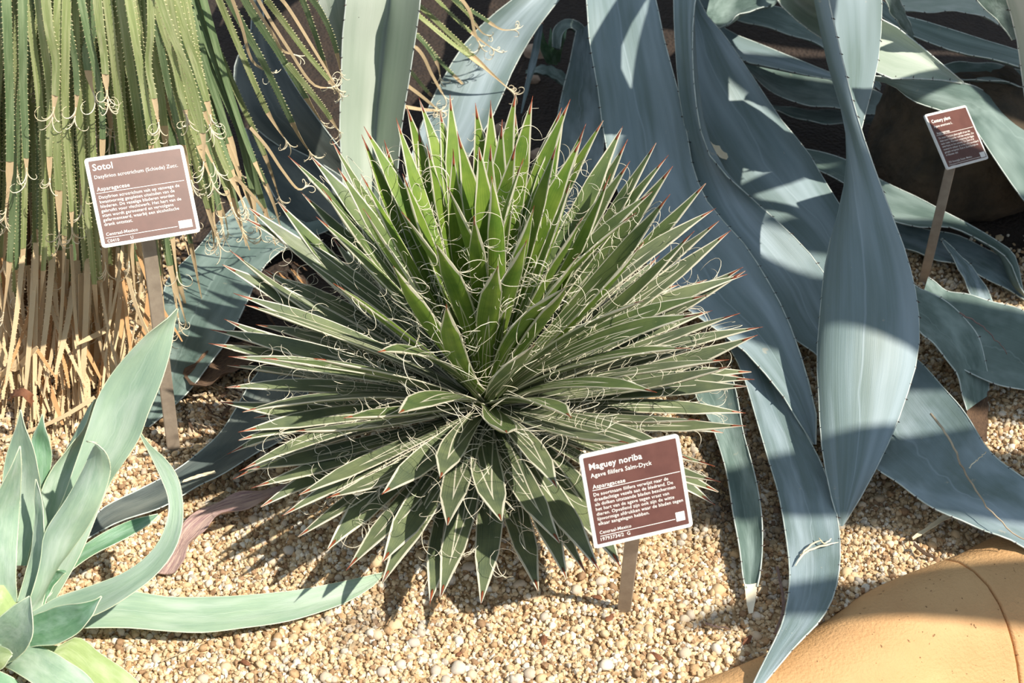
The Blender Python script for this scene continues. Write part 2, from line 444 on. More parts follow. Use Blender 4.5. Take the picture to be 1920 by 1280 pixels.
def ico(sub):
    import bmesh
    bm = bmesh.new(); bmesh.ops.create_icosphere(bm, subdivisions=sub, radius=1.0)
    v = np.array([q.co[:] for q in bm.verts]); f = np.array([[w.index for w in q.verts] for q in bm.faces]); bm.free()
    return v, f
def in_view(x, y, margin=60):
    p = np.stack([x, y, np.zeros_like(x)], -1)-CAM
    z = p@FWD; u = 960+F*(p@RIGHT)/z; v = 640+F*(p@DOWN)/z
    return (u > -margin) & (u < 1920+margin) & (v > -margin) & (v < 1280+margin*2)
def gravel(name, n, sub, rlo, rhi, power, lift):
    V, Fc = ico(sub); nv = len(V)
    x = rng.uniform(-.75, .85, n*3); y = rng.uniform(-.5, .95, n*3)
    keep = in_view(x, y) & beyond_kerb(x, y)
    keep &= ~((x > -.46) & (x < .02) & (y > .13+.02*np.sin(30*x)) & (x < .02))
    far = rng.uniform(0, 1, n*3) < np.where(y > .28, np.clip(1-(y-.28)*5, 0, 1), 1)
    keep &= far
    x = x[keep][:n]; y = y[keep][:n]; n = len(x)
    r = rlo+(rhi-rlo)*rng.uniform(0, 1, n)**power
    sc = r[:, None]*rng.uniform(.72, 1.22, (n, 3)); sc[:, 2] *= .8
    # random rotation
    q = rng.normal(size=(n, 4)); q /= np.linalg.norm(q, axis=1)[:, None]
    a, b, c, d = q.T
    Rm = np.stack([1-2*(c*c+d*d), 2*(b*c-a*d), 2*(b*d+a*c), 2*(b*c+a*d), 1-2*(b*b+d*d), 2*(c*d-a*b), 2*(b*d-a*c), 2*(c*d+a*b), 1-2*(b*b+c*c)], -1).reshape(n, 3, 3)
    var = 1+rng.uniform(-.22, .22, (n, nv, 1))
    P = (V[None]*var)*sc[:, None]
    P = np.einsum('nij,nvj->nvi', Rm, P)
    z = gz(x, y)+r*.25+rng.uniform(0, lift, n)
    P += np.stack([x, y, z], -1)[:, None]
    pal = np.array([srgb(*c)[:3] for c in [(222, 198, 160), (230, 208, 174), (212, 184, 144), (238, 222, 196), (208, 198, 184), (198, 164, 124), (242, 234, 218), (222, 198, 160), (166, 134, 102), (226, 202, 164)]])
    ci = rng.integers(0, len(pal), n); col = pal[ci]*rng.uniform(.82, 1.08, (n, 1))
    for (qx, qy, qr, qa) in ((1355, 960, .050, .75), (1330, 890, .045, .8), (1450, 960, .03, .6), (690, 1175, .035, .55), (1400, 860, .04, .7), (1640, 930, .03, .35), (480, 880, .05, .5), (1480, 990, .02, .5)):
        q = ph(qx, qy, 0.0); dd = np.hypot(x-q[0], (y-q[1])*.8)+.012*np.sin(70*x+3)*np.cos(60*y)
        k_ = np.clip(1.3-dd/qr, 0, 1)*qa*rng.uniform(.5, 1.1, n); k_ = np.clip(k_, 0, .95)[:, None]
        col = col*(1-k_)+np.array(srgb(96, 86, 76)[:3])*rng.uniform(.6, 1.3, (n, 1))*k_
    colv = np.repeat(np.concatenate([np.clip(col, 0, 1), np.ones((n, 1))], 1), nv, 0)
    Fa = (Fc[None]+(np.arange(n)*nv)[:, None, None]).reshape(-1, 3)
    me = bpy.data.meshes.new(name)
    me.vertices.add(n*nv); me.vertices.foreach_set('co', P.astype(np.float32).ravel())
    me.loops.add(len(Fa)*3); me.loops.foreach_set('vertex_index', Fa.astype(np.int32).ravel())
    me.polygons.add(len(Fa)); me.polygons.foreach_set('loop_start', np.arange(0, len(Fa)*3, 3, dtype=np.int32))
    me.polygons.foreach_set('loop_total', np.full(len(Fa), 3, dtype=np.int32)) if False else None
    me.update(calc_edges=True)
    me.polygons.foreach_set('use_smooth', np.full(len(Fa), sub > 1, dtype=bool))
    ca = me.color_attributes.new('stone', 'FLOAT_COLOR', 'POINT'); ca.data.foreach_set('color', colv.astype(np.float32).ravel())
    me.materials.append(M['stone'])
    o = bpy.data.objects.new(name, me); C.objects.link(o); o.parent = GROUND
    o['kind'] = 'stuff'
    return o
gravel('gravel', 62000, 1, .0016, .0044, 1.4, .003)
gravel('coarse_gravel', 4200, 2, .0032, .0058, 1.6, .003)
def pebbles(n=300):
    V, Fc = ico(2); meshes = []
    for k in range(8):
        me = bpy.data.meshes.new('pebble')
        v = V*rng.uniform(.75, 1.2, (1, 3))*(1+rng.uniform(-.06, .06, (len(V), 1)))
        dirn = rng.normal(size=(5, 3)); dirn = unit(dirn)
        for dd in dirn:                                  # knock flat facets on it
            s = v@dd; v = v-np.clip(s-.82, 0, None)[:, None]*dd*.8
        me.from_pydata(v.tolist(), [], Fc.tolist()); me.materials.append(M['pebble'])
        me.polygons.foreach_set('use_smooth', np.ones(len(me.polygons), dtype=bool)); meshes.append(me)
    k = 0
    while k < n:
        px, py = random.uniform(0, 1920), random.uniform(780, 1285)
        p = ph(px, py, .0)
        if not beyond_kerb(p[0], p[1]-.01): continue
        if math.hypot(p[0], p[1]) < .12: continue
        o = bpy.data.objects.new('pebble', meshes[k % 8]); C.objects.link(o); o.parent = GROUND
        r = .0048+.0036*random.random()**2.5
        o.scale = (r, r*random.uniform(.8, 1), r*.8); o.rotation_euler = (random.uniform(-.4, .4), random.uniform(-.4, .4), random.uniform(0, 6.28))
        o.location = (p[0], p[1], float(gz(p[0], p[1]))+r*.45+.001)
        k += 1
pebbles()

# ------------------------------------------------------------------ ochre kerb, bottom right
def kerb():
    prof = np.array([(-.012, -.05), (-.004, -.012), (.004, .006), (.020, .024), (.045, .036), (.072, .038), (.098, .028), (.122, .006), (.144, -.026), (.164, -.068), (.182, -.12), (.198, -.18), (.212, -.26), (.22, -.38), (.22, -.56)])
    prof = spline(prof, 34)
    path = spline(np.column_stack([KW[:, 0], KW[:, 1]]), 90)
    # straighten the inner side so that the rounded cap does not pinch
    d = unit(np.gradient(path, axis=0)); d = unit(np.stack([np.convolve(np.pad(d[:, i], 14, mode='edge'), np.ones(29)/29, 'valid') for i in (0, 1)], 1))
    nrm = np.stack([d[:, 1], -d[:, 0]], 1)
    root = thing('kerb', None, None, (0.5, -.35, 0)); del root['label']; del root['category']
    root['kind'] = 'structure'; root['label'] = 'rounded ochre plaster kerb with a curved joint edging the gravel bed'
    jt = ph(1757, 1055, .0)
    ji = int(np.argmin(((path-jt[:2])**2).sum(1)))
    for a, b in ((0, ji), (ji, 89)):
        rows = path[a:b+1].copy(); nr = nrm[a:b+1]; dr = d[a:b+1]
        k = len(rows); buf = Buf()
        ring = []
        for i in range(k):
            shrink = 0.0
            pos = rows[i].copy()
            ring.append((pos, shrink))
        # eased joint edge: pull the profile in over the last rows towards the joint
        P = []
        def row(pos, nn, s):
            q = prof.copy()
            q = q-np.stack([np.zeros(len(q)), np.full(len(q), s)], 1)
            q[:, 0] = q[:, 0]-s*(q[:, 0]/.22)
            return np.column_stack([pos[0]+nn[0]*q[:, 0], pos[1]+nn[1]*q[:, 0], q[:, 1]])
        g = .0011
        seq = [(rows[i], nr[i], 0.0) for i in range(k)]
        if b == ji:
            seq[-1] = (rows[-1]-dr[-1]*.004, nr[-1], 0); seq += [(rows[-1]-dr[-1]*.0022, nr[-1], .0006), (rows[-1]-dr[-1]*g, nr[-1], .0025), (rows[-1]-dr[-1]*g*.9, nr[-1], .012)]
        else:
            seq = [(rows[0]+dr[0]*g*.9, nr[0], .012), (rows[0]+dr[0]*g, nr[0], .0025), (rows[0]+dr[0]*.0022, nr[0], .0006), (rows[0]+dr[0]*.004, nr[0], 0)] + seq[1:]
        V = np.concatenate([row(*s) for s in seq]); w = len(prof); kk = len(seq)
        f = [(i*w+j, i*w+j+1, (i+1)*w+j+1, (i+1)*w+j) for i in range(kk-1) for j in range(w-1)]
        f += [tuple(range(w-1, -1, -1)), tuple(range((kk-1)*w, kk*w))]
        buf.add(V, f)
        build('kerb_block', buf, M['kerb'], root)
kerb()
pb_ = Buf(); pv = [(-3.0, -3.0, -.55), (4.0, -3.0, -.55), (4.0, 1.0, -.55), (-3.0, 1.0, -.55), (-3.0, -3.0, -.60), (4.0, -3.0, -.60), (4.0, 1.0, -.60), (-3.0, 1.0, -.60)]
pb_.add(pv, [(0, 1, 2, 3), (7, 6, 5, 4), (0, 4, 5, 1), (1, 5, 6, 2), (2, 6, 7, 3), (3, 7, 4, 0)])
path_ = build('path', pb_, M['pale_rock'], None, smooth=False); path_['kind'] = 'structure'; path_['label'] = 'walkway below the ochre kerb'

# ------------------------------------------------------------------ traced agave leaves
def traced_leaf(parent, stations, mat, rows=30, cols=8, camber=.08, thick=.008, root=None, margin='century', tooth=.0045, step=.03, wave=.0015, tip_spine=False, name='leaf', rise=.14, fold=False):
    """stations: (xl,yl, xr,yr, h[, hr]) edge pixels with their height above the bed, or with a middle (xl,yl,hl, xm,ym,hm, xr,yr,hr)"""
    L = []; R = []; Md = []; has = len(stations[0]) == 9
    for s in stations:
        if has:
            L.append(ph(s[0], s[1], s[2])); Md.append(ph(s[3], s[4], s[5])); R.append(ph(s[6], s[7], s[8]))
        else:
            hr = s[5] if len(s) > 5 else s[4]
            L.append(ph(s[0], s[1], s[4])); R.append(ph(s[2], s[3], hr))
    L = np.array(L); R = np.array(R); Md = np.array(Md) if has else (L+R)/2
    if root is not None:
        c0 = (L[0]+R[0])/2; ac = (R[0]-L[0])/2; mo = Md[0]-c0
        rt = np.asarray(root, float); dirn = c0-(L[1]+R[1])/2; dirn = dirn/np.linalg.norm(dirn)
        to = rt-c0; ln = np.linalg.norm(to[:2])
        c1 = c0+dirn*.12+to*.12+np.array([0, 0, .02])
        c2 = c0+to*.5+np.array([0, 0, rise])
        ax = np.array([ac[0], ac[1]*.3, ac[2]*.3]); ax = ax/np.linalg.norm(ax)*np.linalg.norm(ac)
        cs = [(rt, ax*.8), (c2, ax*.9), (c1, ac)]
        L = np.concatenate([[c-a for c, a in cs], L]); R = np.concatenate([[c+a for c, a in cs], R]); Md = np.concatenate([[c+mo*.6 for c, a in cs], Md])
        rows += 14
    A = spline(np.concatenate([L, R, Md], 1), rows)
    L, R, Md = A[:, :3], A[:, 3:6], A[:, 6:9]
    buf = Buf()
    P, n = sheet(buf, L, R, Md if has else None, cols, camber, thick, wave=wave, fold=fold)
    leaf = build(name, buf, mat, parent)
    if margin:
        mb = Buf()
        e0, e1 = P[:, 0], P[:, -1]
        o0 = unit(P[:, 0]-P[:, 1]); o1 = unit(P[:, -1]-P[:, -2])
        if margin == 'century':
            tube(mb, e0, .0011, 4, 0); tube(mb, e1, .0011, 4, 0)
            teeth(mb, e0, o0, step, tooth, 1); teeth(mb, e1, o1, step, tooth, 1)
            build('toothed_margin', mb, [M['margin'], M['tooth']], leaf)
        else:
            tube(mb, e0, .0006, 4, 0); tube(mb, e1, .0006, 4, 0)
            teeth(mb, e0, o0, .006, .0013, 0); teeth(mb, e1, o1, .006, .0013, 0)
            build('toothed_margin', mb, [M['young_margin']], leaf)
    if tip_spine:
        sb = Buf(); c = (L+R)/2; t = unit(c[-1]-c[-3])
        s = np.linspace(0, 1, 5)[:, None]; pts = c[-2]+(c[-1]-c[-2])*s+t*.012*s**1.5
        tube(sb, pts, [.0016, .0014, .0011, .0007, .0002], 5); build('spine', sb, M['tooth'], leaf)
    return leaf

# ---- century plant on the right, its heart behind the top edge of the picture
ROOT_A = (0.62, 1.55, .16)
century = thing('century_plant', 'huge blue-grey century plant whose broad toothed leaves sprawl over the right side', 'agave', (0.62, 1.55, 0))
def cl(st, mat='century', **k): return traced_leaf(century, st, M[mat], **k)
# the broad leaf falling behind the thread-leaf agave
cl([(1098, -40, 1222, -40, .31), (1100, 0, 1231, 0, .30), (1105, 75, 1246, 75, .265), (1120, 157, 1268, 157, .225), (1131, 240, 1285, 230, .185), (1150, 330, 1298, 310, .15), (1185, 430, 1330, 385, .125),
    (1215, 500, 1392, 452, .11), (1291, 582, 1440, 525, .10), (1381, 644, 1475, 592, .085), (1422, 685, 1494, 645, .075), (1460, 730, 1511, 695, .065), (1484, 767, 1526, 760, .055), (1512, 816, 1537, 809, .045), (1525, 833, 1530, 833, .04)], root=ROOT_A, camber=.10)
# leaf between the two, dark toothed edge
cl([(1270, 150, 1310, 215, .24), (1285, 240, 1336, 298, .18), (1300, 330, 1404, 367, .135), (1350, 430, 1460, 416, .105), (1410, 500, 1512, 467, .08), (1452, 560, 1545, 512, .06), (1486, 629, 1570, 570, .05), (1531, 664, 1588, 640, .04), (1590, 730, 1600, 722, .03)], root=(.6, 1.5, .14), camber=.12)
# wide leaf crossing behind the twisted leaf
cl([(1281, 10, 1316, 14, .27), (1278, 60, 1351, 58, .25), (1278, 150, 1389, 109, .215), (1296, 210, 1430, 169, .175), (1325, 268, 1467, 225, .14), (1360, 330, 1512, 281, .105), (1420, 395, 1545, 341, .08), (1480, 450, 1575, 390, .06), (1535, 510, 1620, 470, .045), (1600, 580, 1650, 560, .03)], root=(.62, 1.5, .14), camber=-.05, wave=.003)
# the twisted leaf: near edge, keel, far edge
cl([(1546, -40, .475, 1538, -40, .455, 1652, -40, .425), (1553, 0, .45, 1545, 0, .43, 1655, 0, .40), (1580, 110, .385, 1562, 110, .365, 1648, 110, .335), (1617, 245, .31, 1588, 235, .30, 1612, 250, .27), (1660, 370, .245, 1600, 350, .245, 1585, 365, .215),
    (1700, 480, .19, 1606, 470, .195, 1552, 470, .17), (1722, 580, .145, 1610, 580, .155, 1538, 590, .135), (1722, 660, .115, 1607, 660, .125, 1532, 670, .11), (1702, 735, .092, 1603, 740, .10, 1535, 745, .09), (1668, 825, .07, 1600, 830, .076, 1540, 830, .068), (1620, 920, .045, 1590, 920, .05, 1556, 920, .045), (1582, 983, .022, 1579, 986, .022, 1574, 985, .022)], root=(.7, 1.5, .16), cols=12, rows=44, rise=.30, thick=.009)
# the long leaf that runs down over the kerb
cl([(1330, 560, 1420, 560, .07), (1362, 640, 1455, 650, .06), (1392, 700, 1478, 745, .05), (1420, 790, 1512, 815, .042), (1440, 860, 1538, 865, .035), (1458, 920, 1560, 920, .032), (1470, 980, 1572, 985, .032), (1480, 1060, 1574, 1060, .036), (1478, 1120, 1562, 1118, .042), (1466, 1170, 1535, 1165, .048), (1440, 1225, 1490, 1212, .05), (1412, 1282, 1448, 1262, .048), (1395, 1320, 1405, 1312, .04)], camber=.09, step=.035, wave=.001)
# narrow leaf with the dry tip standing in the gravel
cl([(1290, 690, 1370, 690, .05), (1305, 740, 1380, 735, .046), (1335, 800, 1392, 800, .04), (1356, 860, 1404, 850, .034), (1368, 920, 1420, 910, .03), (1378, 980, 1428, 970, .025), (1388, 1040, 1429, 1035, .022), (1394, 1085, 1424, 1080, .018), (1398, 1102, 1420, 1100, .016)], mat='century_green', camber=.35, step=.028)
tip = traced_leaf(century, [(1396, 1095, 1420, 1092, .017), (1399, 1125, 1417, 1120, .012), (1404, 1150, 1412, 1148, .008)], M['fibre'], rows=10, cols=4, camber=.2, thick=.002, margin=None, name='dry_tip', wave=.001)
# broad leaf spreading to the lower right
cl([(1560, 730, 1660, 640, .05), (1600, 800, 1722, 677, .05), (1632, 866, 1786, 745, .052), (1675, 899, 1816, 786, .055), (1711, 927, 1854, 842, .06), (1756, 954, 1890, 876, .06), (1805, 976, 1925, 902, .058), (1845, 996, 1958, 928, .055), (1890, 1010, 1985, 960, .052), (1950, 1040, 2010, 1005, .045), (2030, 1060, 2036, 1050, .04)], mat='century', camber=.13)
# drooping leaf with the brown tip
cl([(1640, 560, 1680, 510, .14), (1690, 590, 1715, 535, .12), (1726, 621, 1745, 549, .105), (1752, 647, 1801, 587, .09), (1779, 677, 1828, 622, .075), (1797, 711, 1848, 675, .055), (1806, 742, 1853, 712, .04), (1812, 770, 1852, 742, .03)], mat='century_green', camber=.12)
traced_leaf(century, [(1808, 755, 1853, 725, .036), (1814, 780, 1853, 757, .026), (1828, 808, 1852, 795, .016), (1842, 826, 1850, 828, .008)], M['dead'], rows=12, cols=6, camber=.25, thick=.004, margin=None, name='dry_tip', wave=.002)
# leaf behind it
cl([(1730, 555, 1740, 520, .06), (1755, 640, 1781, 546, .055), (1800, 690, 1830, 556, .055), (1850, 712, 1880, 570, .05), (1900, 728, 1925, 588, .045), (1960, 735, 1985, 640, .035), (2010, 720, 2014, 700, .03)], mat='century_green', camber=.08)
# big pale leaf folding over at the upper right
cl([(1438, -30, .47, 1470, -34, .44, 1500, -40, .47), (1490, 34, .40, 1515, 20, .385, 1545, 8, .41), (1550, 79, .355, 1575, 45, .345, 1600, 20, .37), (1650, 143, .315, 1660, 90, .315, 1662, 37, .36), (1711, 147, .30, 1722, 118, .30, 1728, 86, .32), (1775, 151, .28, 1779, 144, .28, 1782, 134, .29), (1803, 156, .27, 1804, 155, .27, 1806, 154, .27)], mat='century_pale', root=(.78, 1.6, .16), cols=10, rise=.22)
cl([(1640, 150, 1630, 141, .30, .32), (1674, 160, 1662, 144, .285, .31), (1711, 188, 1711, 147, .265, .30), (1760, 206, 1775, 151, .245, .28), (1805, 223, 1806, 156, .22, .265), (1842, 264, 1850, 172, .18), (1880, 317, 1884, 190, .15), (1920, 377, 1922, 207, .125), (1980, 450, 1985, 245, .085), (2050, 520, 2052, 400, .04)], mat='century_green', camber=-.06)
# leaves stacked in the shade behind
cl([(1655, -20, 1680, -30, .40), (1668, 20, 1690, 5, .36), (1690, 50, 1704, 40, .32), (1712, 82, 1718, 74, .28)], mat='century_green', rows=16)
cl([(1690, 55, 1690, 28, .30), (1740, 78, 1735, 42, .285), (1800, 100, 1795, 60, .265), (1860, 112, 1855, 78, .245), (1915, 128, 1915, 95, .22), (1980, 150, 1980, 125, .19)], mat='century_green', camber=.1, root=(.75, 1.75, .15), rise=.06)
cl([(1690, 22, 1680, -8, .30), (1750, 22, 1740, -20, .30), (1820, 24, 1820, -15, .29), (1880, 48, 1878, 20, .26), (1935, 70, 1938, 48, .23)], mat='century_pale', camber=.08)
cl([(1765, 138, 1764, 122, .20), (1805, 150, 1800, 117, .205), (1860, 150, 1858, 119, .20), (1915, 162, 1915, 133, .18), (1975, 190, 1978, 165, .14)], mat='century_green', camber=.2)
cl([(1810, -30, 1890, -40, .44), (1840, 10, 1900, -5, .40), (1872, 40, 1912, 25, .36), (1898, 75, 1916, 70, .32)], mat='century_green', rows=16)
cl([(1325, 60, 1345, 25, .17), (1385, 112, 1365, 58, .165), (1450, 128, 1432, 84, .15), (1520, 142, 1500, 112, .135), (1570, 150, 1562, 138, .12), (1640, 165, 1640, 155, .10)], mat='century', camber=.12, root=(.45, 1.6, .15), rise=.03)
cl([(1322, 45, 1330, 0, .24), (1358, 50, 1372, -20, .235), (1385, 28, 1425, -25, .24), (1440, 12, 1470, -20, .24)], mat='century_green', camber=.12, rows=16)
cl([(1375, 35, 1400, 12, .18), (1450, 55, 1470, 15, .17), (1530, 82, 1535, 50, .15), (1600, 125, 1600, 95, .12), (1650, 170, 1652, 160, .09)], mat='century_green', camber=.1)
cl([(1395, 128, 1400, 112, .11), (1470, 185, 1460, 128, .10), (1560, 202, 1560, 150, .085), (1640, 215, 1640, 170, .07), (1700, 220, 1702, 205, .05)], mat='century_green', camber=.1)
cl([(1450, 205, 1440, 196, .06), (1520, 228, 1510, 205, .06), (1600, 232, 1600, 208, .05), (1680, 225, 1680, 212, .04)], mat='century_green', camber=.1)
cl([(1500, 300, 1495, 276, .05), (1590, 350, 1590, 300, .055), (1660, 410, 1652, 338, .07), (1720, 425, 1711, 364, .07), (1780, 425, 1767, 396, .065), (1835, 450, 1824, 424, .055), (1890, 485, 1868, 450, .045), (1915, 540, 1902, 482, .03), (1925, 560, 1920, 552, .015)], mat='century_green', camber=.15)
cl([(1580, 440, 1580, 380, .03), (1660, 460, 1660, 405, .035), (1740, 480, 1745, 430, .03), (1800, 500, 1830, 455, .025), (1850, 520, 1870, 478, .02), (1890, 545, 1902, 515, .012), (1922, 562, 1925, 556, .01)], mat='century', camber=.15, wave=.003)
cl([(1764, 448, 1766, 446, .045), (1790, 490, 1800, 478, .035), (1808, 525, 1830, 510, .025), (1822, 560, 1856, 552, .016), (1828, 600, 1870, 590, .01)], mat='century', camber=.12, rows=18)
# unseen leaves of the same plant above the top edge, added to cast shade
def standing_leaf(parent, root, az, elev, length, width, droop, mat, toothed=True):
    a = math.radians(az); e = math.radians(elev)
    hd = np.array([math.cos(a), math.sin(a), 0]); s = np.linspace(0, 1, 22)
    ang = e-math.radians(droop)*s**1.8
    step = length/21
    p = np.cumsum(np.column_stack([np.cos(ang)*step, np.sin(ang)*step]), 0)
    c = np.array(root)[None]+p[:, :1]*hd[None]+np.column_stack([np.zeros(22), np.zeros(22), p[:, 1]])
    w = width*np.interp(s, [0, .12, .45, .75, .93, 1], [.95, .8, 1, .78, .25, .01])
    ac = np.cross(hd, [0, 0, 1.0]); L = c-ac*w[:, None]/2; R = c+ac*w[:, None]/2
    c_up = np.column_stack([-np.sin(ang)[:, None]*hd[None], np.cos(ang)])[:, :3] if False else None
    b = Buf(); P, n = sheet(b, L, R, None, 6, .14, .012)
    lf = build('leaf', b, M[mat], parent)
    if toothed:
        mb = Buf(); e0, e1 = P[:, 0], P[:, -1]
        tube(mb, e0, .0012, 4, 0); tube(mb, e1, .0012, 4, 0)
        teeth(mb, e0, unit(P[:, 0]-P[:, 1]), .04, .005, 1); teeth(mb, e1, unit(P[:, -1]-P[:, -2]), .04, .005, 1)
        build('toothed_margin', mb, [M['margin'], M['tooth']], lf)
    return lf
for az, el, ln, dr in ((20, 50, 1.0, 60), (75, 60, 1.1, 40), (130, 55, 1.0, 50), (175, 62, .9, 55)):
    standing_leaf(century, (0.62+.05*math.cos(math.radians(az)), 1.55+.05*math.sin(math.radians(az)), .06), az, el, ln, .15, dr, 'century')

# ---- added century plant off the right; unseen arching leaves set to cast shade
shade_century = thing('century_plant', 'added shade-casting century plant beyond the right border, one bright leaf edge at the top right', 'agave', (1.95, .15, 0))
def shade_leaf(pts, width):
    P = [(1.95, .15, .05), (1.93, .12+.25*pts[0][1], .55)]+list(pts)
    c = spline(np.array(P), 30); t = unit(np.gradient(c, axis=0)); s_ = np.linspace(0, 1, 30)
    ac = unit(np.cross(t, [0, 0, 1.0])); ac[:3] = ac[6]; ac = unit(ac)
    w = width*np.interp(s_, [0, .1, .5, .8, .93, 1], [.9, .75, 1, .95, .5, .02])
    b = Buf(); Pp, n = sheet(b, c-ac*w[:, None]/2, c+ac*w[:, None]/2, None, 6, -.10, .012)
    lf = build('leaf', b, M['century'], shade_century)
    mb = Buf(); e0, e1 = Pp[:, 0], Pp[:, -1]
    tube(mb, e0, .0012, 4, 0); tube(mb, e1, .0012, 4, 0)
    teeth(mb, e0, unit(Pp[:, 0]-Pp[:, 1]), .04, .005, 1); teeth(mb, e1, unit(Pp[:, -1]-Pp[:, -2]), .04, .005, 1)
    build('toothed_margin', mb, [M['margin'], M['tooth']], lf)
for pts, w in [([(1.7, -.28, 1.0), (1.28, -.24, 1.12), (1.03, -.15, 1.12), (.90, .02, 1.08), (.83, .30, 1.02)], .20), ([(1.7, -.05, 1.0), (1.40, -.04, 1.1), (1.20, -.02, 1.11), (1.06, -.01, 1.06)], .13), ([(1.7, .28, 1.0), (1.25, .29, 1.12), (.98, .32, 1.10), (.80, .36, 1.0)], .22),
               ([(1.75, .50, .95), (1.3, .52, 1.1), (1.0, .55, 1.06), (.82, .58, 1.0)], .22), ([(1.75, .72, .9), (1.35, .76, 1.06), (1.05, .80, 1.05), (.9, .84, 1.0)], .20), ([(1.8, 1.0, .85), (1.4, 1.02, 1.0), (1.1, 1.06, 1.0), (.85, 1.1, .95)], .20),
               ([(1.7, -.46, .95), (1.25, -.49, 1.08), (1.02, -.51, 1.06), (.90, -.53, 1.0)], .16), ([(1.7, -.60, .9), (1.35, -.655, 1.05), (1.05, -.68, 1.06), (.92, -.68, 1.0)], .09), ([(1.72, -.78, .85), (1.35, -.87, 1.02), (1.05, -.90, 1.04), (.90, -.92, 1.0)], .22)]:
    shade_leaf(pts, w)
# bright leaf at the right border
traced_leaf(shade_century, [(1884, -40, 1990, -40, .52), (1888, 0, 1992, 0, .49), (1902, 49, 2000, 50, .45), (1912, 105, 2010, 110, .405), (1919, 165, 2012, 175, .36), (1930, 230, 2005, 240, .31), (1955, 320, 1985, 320, .25), (1968, 370, 1972, 370, .22)], M['century_pale'], root=(1.8, .35, .10), rise=.5)
# ---- second century plant behind the sotol, left of centre
ROOT_B = (-0.12, 1.5, .15)
century_b = thing('century_plant', 'century plant behind the sotol with one tall pale leaf standing left of the spiky agave', 'agave', (-0.12, 1.5, 0))
def cb(st, mat='century', **k): return traced_leaf(century_b, st, M[mat], **k)
cb([(652, -40, .425, 735, -40, .385, 792, -40, .425), (649, 0, .40, 732, 0, .36, 788, 0, .40), (642, 70, .35, 722, 66, .31, 779, 68, .35), (640, 150, .295, 714, 150, .255, 767, 150, .295), (637, 230, .24, 706, 228, .20, 754, 230, .24), (640, 300, .195, 703, 300, .16, 747, 300, .195), (647, 400, .13, 698, 400, .10, 738, 400, .13), (654, 500, .075, 690, 500, .055, 718, 500, .075), (656, 620, .025, 682, 620, .018, 704, 620, .025), (658, 700, .012, 672, 700, .01, 686, 700, .012), (664, 765, .008, 665, 765, .008, 667, 765, .008)], mat='century_pale', root=ROOT_B, cols=12, rows=40, rise=.2, step=.024, fold=True)
cb([(588, -40, 660, -40, .42), (596, 0, 664, 0, .39), (612, 45, 668, 45, .355), (634, 95, 676, 95, .31), (660, 150, 690, 150, .26), (690, 215, 700, 215, .21)], mat='century_pale', root=(-.2, 1.5, .15), rows=20)
cb([(960, 0, 1056, -10, .26), (915, 35, 1020, 35, .235), (865, 90, 990, 80, .20), (835, 140, 962, 130, .17), (808, 190, 928, 210, .135), (785, 250, 890, 275, .10), (760, 340, 840, 360, .06), (745, 420, 770, 430, .03)], root=(.2, 1.6, .15), rise=.05, camber=.1)
cb([(1080, 60, 1112, 40, .16), (1068, 120, 1118, 110, .135), (1052, 185, 1128, 190, .105), (1040, 260, 1130, 290, .075), (1030, 330, 1100, 360, .05), (1030, 400, 1060, 410, .03)], camber=.1)
cb([(1006, 50, 1018, 44, .20), (996, 100, 1010, 102, .17), (986, 150, 996, 152, .14), (976, 212, 979, 212, .11)], rows=18, camber=.2, margin=None, thick=.005)
cb([(1036, 88, 1050, 92, .12), (1040, 52, 1056, 62, .135), (1062, 36, 1070, 52, .14), (1090, 45, 1084, 62, .135), (1108, 80, 1096, 86, .11), (1118, 120, 1104, 124, .08)], mat='century_green', rows=24, camber=.2, step=.05, wave=0)
cb([(1058, 160, 1062, 140, .07), (1040, 148, 1044, 128, .075), (1015, 138, 1018, 122, .07), (985, 138, 986, 132, .06)], mat='century_green', rows=16, camber=.2, margin=None)
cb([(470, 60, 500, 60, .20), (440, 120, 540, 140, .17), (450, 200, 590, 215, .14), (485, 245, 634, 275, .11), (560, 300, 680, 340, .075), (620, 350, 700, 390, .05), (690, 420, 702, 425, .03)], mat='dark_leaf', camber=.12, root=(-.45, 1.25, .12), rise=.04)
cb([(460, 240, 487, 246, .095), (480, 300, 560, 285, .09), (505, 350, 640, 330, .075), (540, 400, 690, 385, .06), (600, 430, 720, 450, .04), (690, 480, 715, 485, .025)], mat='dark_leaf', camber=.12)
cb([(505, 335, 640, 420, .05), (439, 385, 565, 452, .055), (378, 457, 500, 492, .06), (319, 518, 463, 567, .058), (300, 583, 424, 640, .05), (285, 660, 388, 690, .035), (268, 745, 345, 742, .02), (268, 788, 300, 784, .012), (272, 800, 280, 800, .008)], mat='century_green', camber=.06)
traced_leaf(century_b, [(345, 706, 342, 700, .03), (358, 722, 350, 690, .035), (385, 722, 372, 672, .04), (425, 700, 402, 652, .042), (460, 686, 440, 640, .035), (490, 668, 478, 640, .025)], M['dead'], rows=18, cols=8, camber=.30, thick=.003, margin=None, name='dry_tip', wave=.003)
cb([(488, 689, 590, 690, .035), (471, 717, 560, 790, .03), (439, 770, 510, 835, .03), (410, 815, 484, 848, .03), (370, 851, 414, 889, .028), (329, 880, 375, 909, .026), (262, 918, 311, 947, .024), (187, 956, 225, 977, .018), (148, 1012, 152, 1016, .01)], mat='dark_leaf', camber=.16, step=.06)

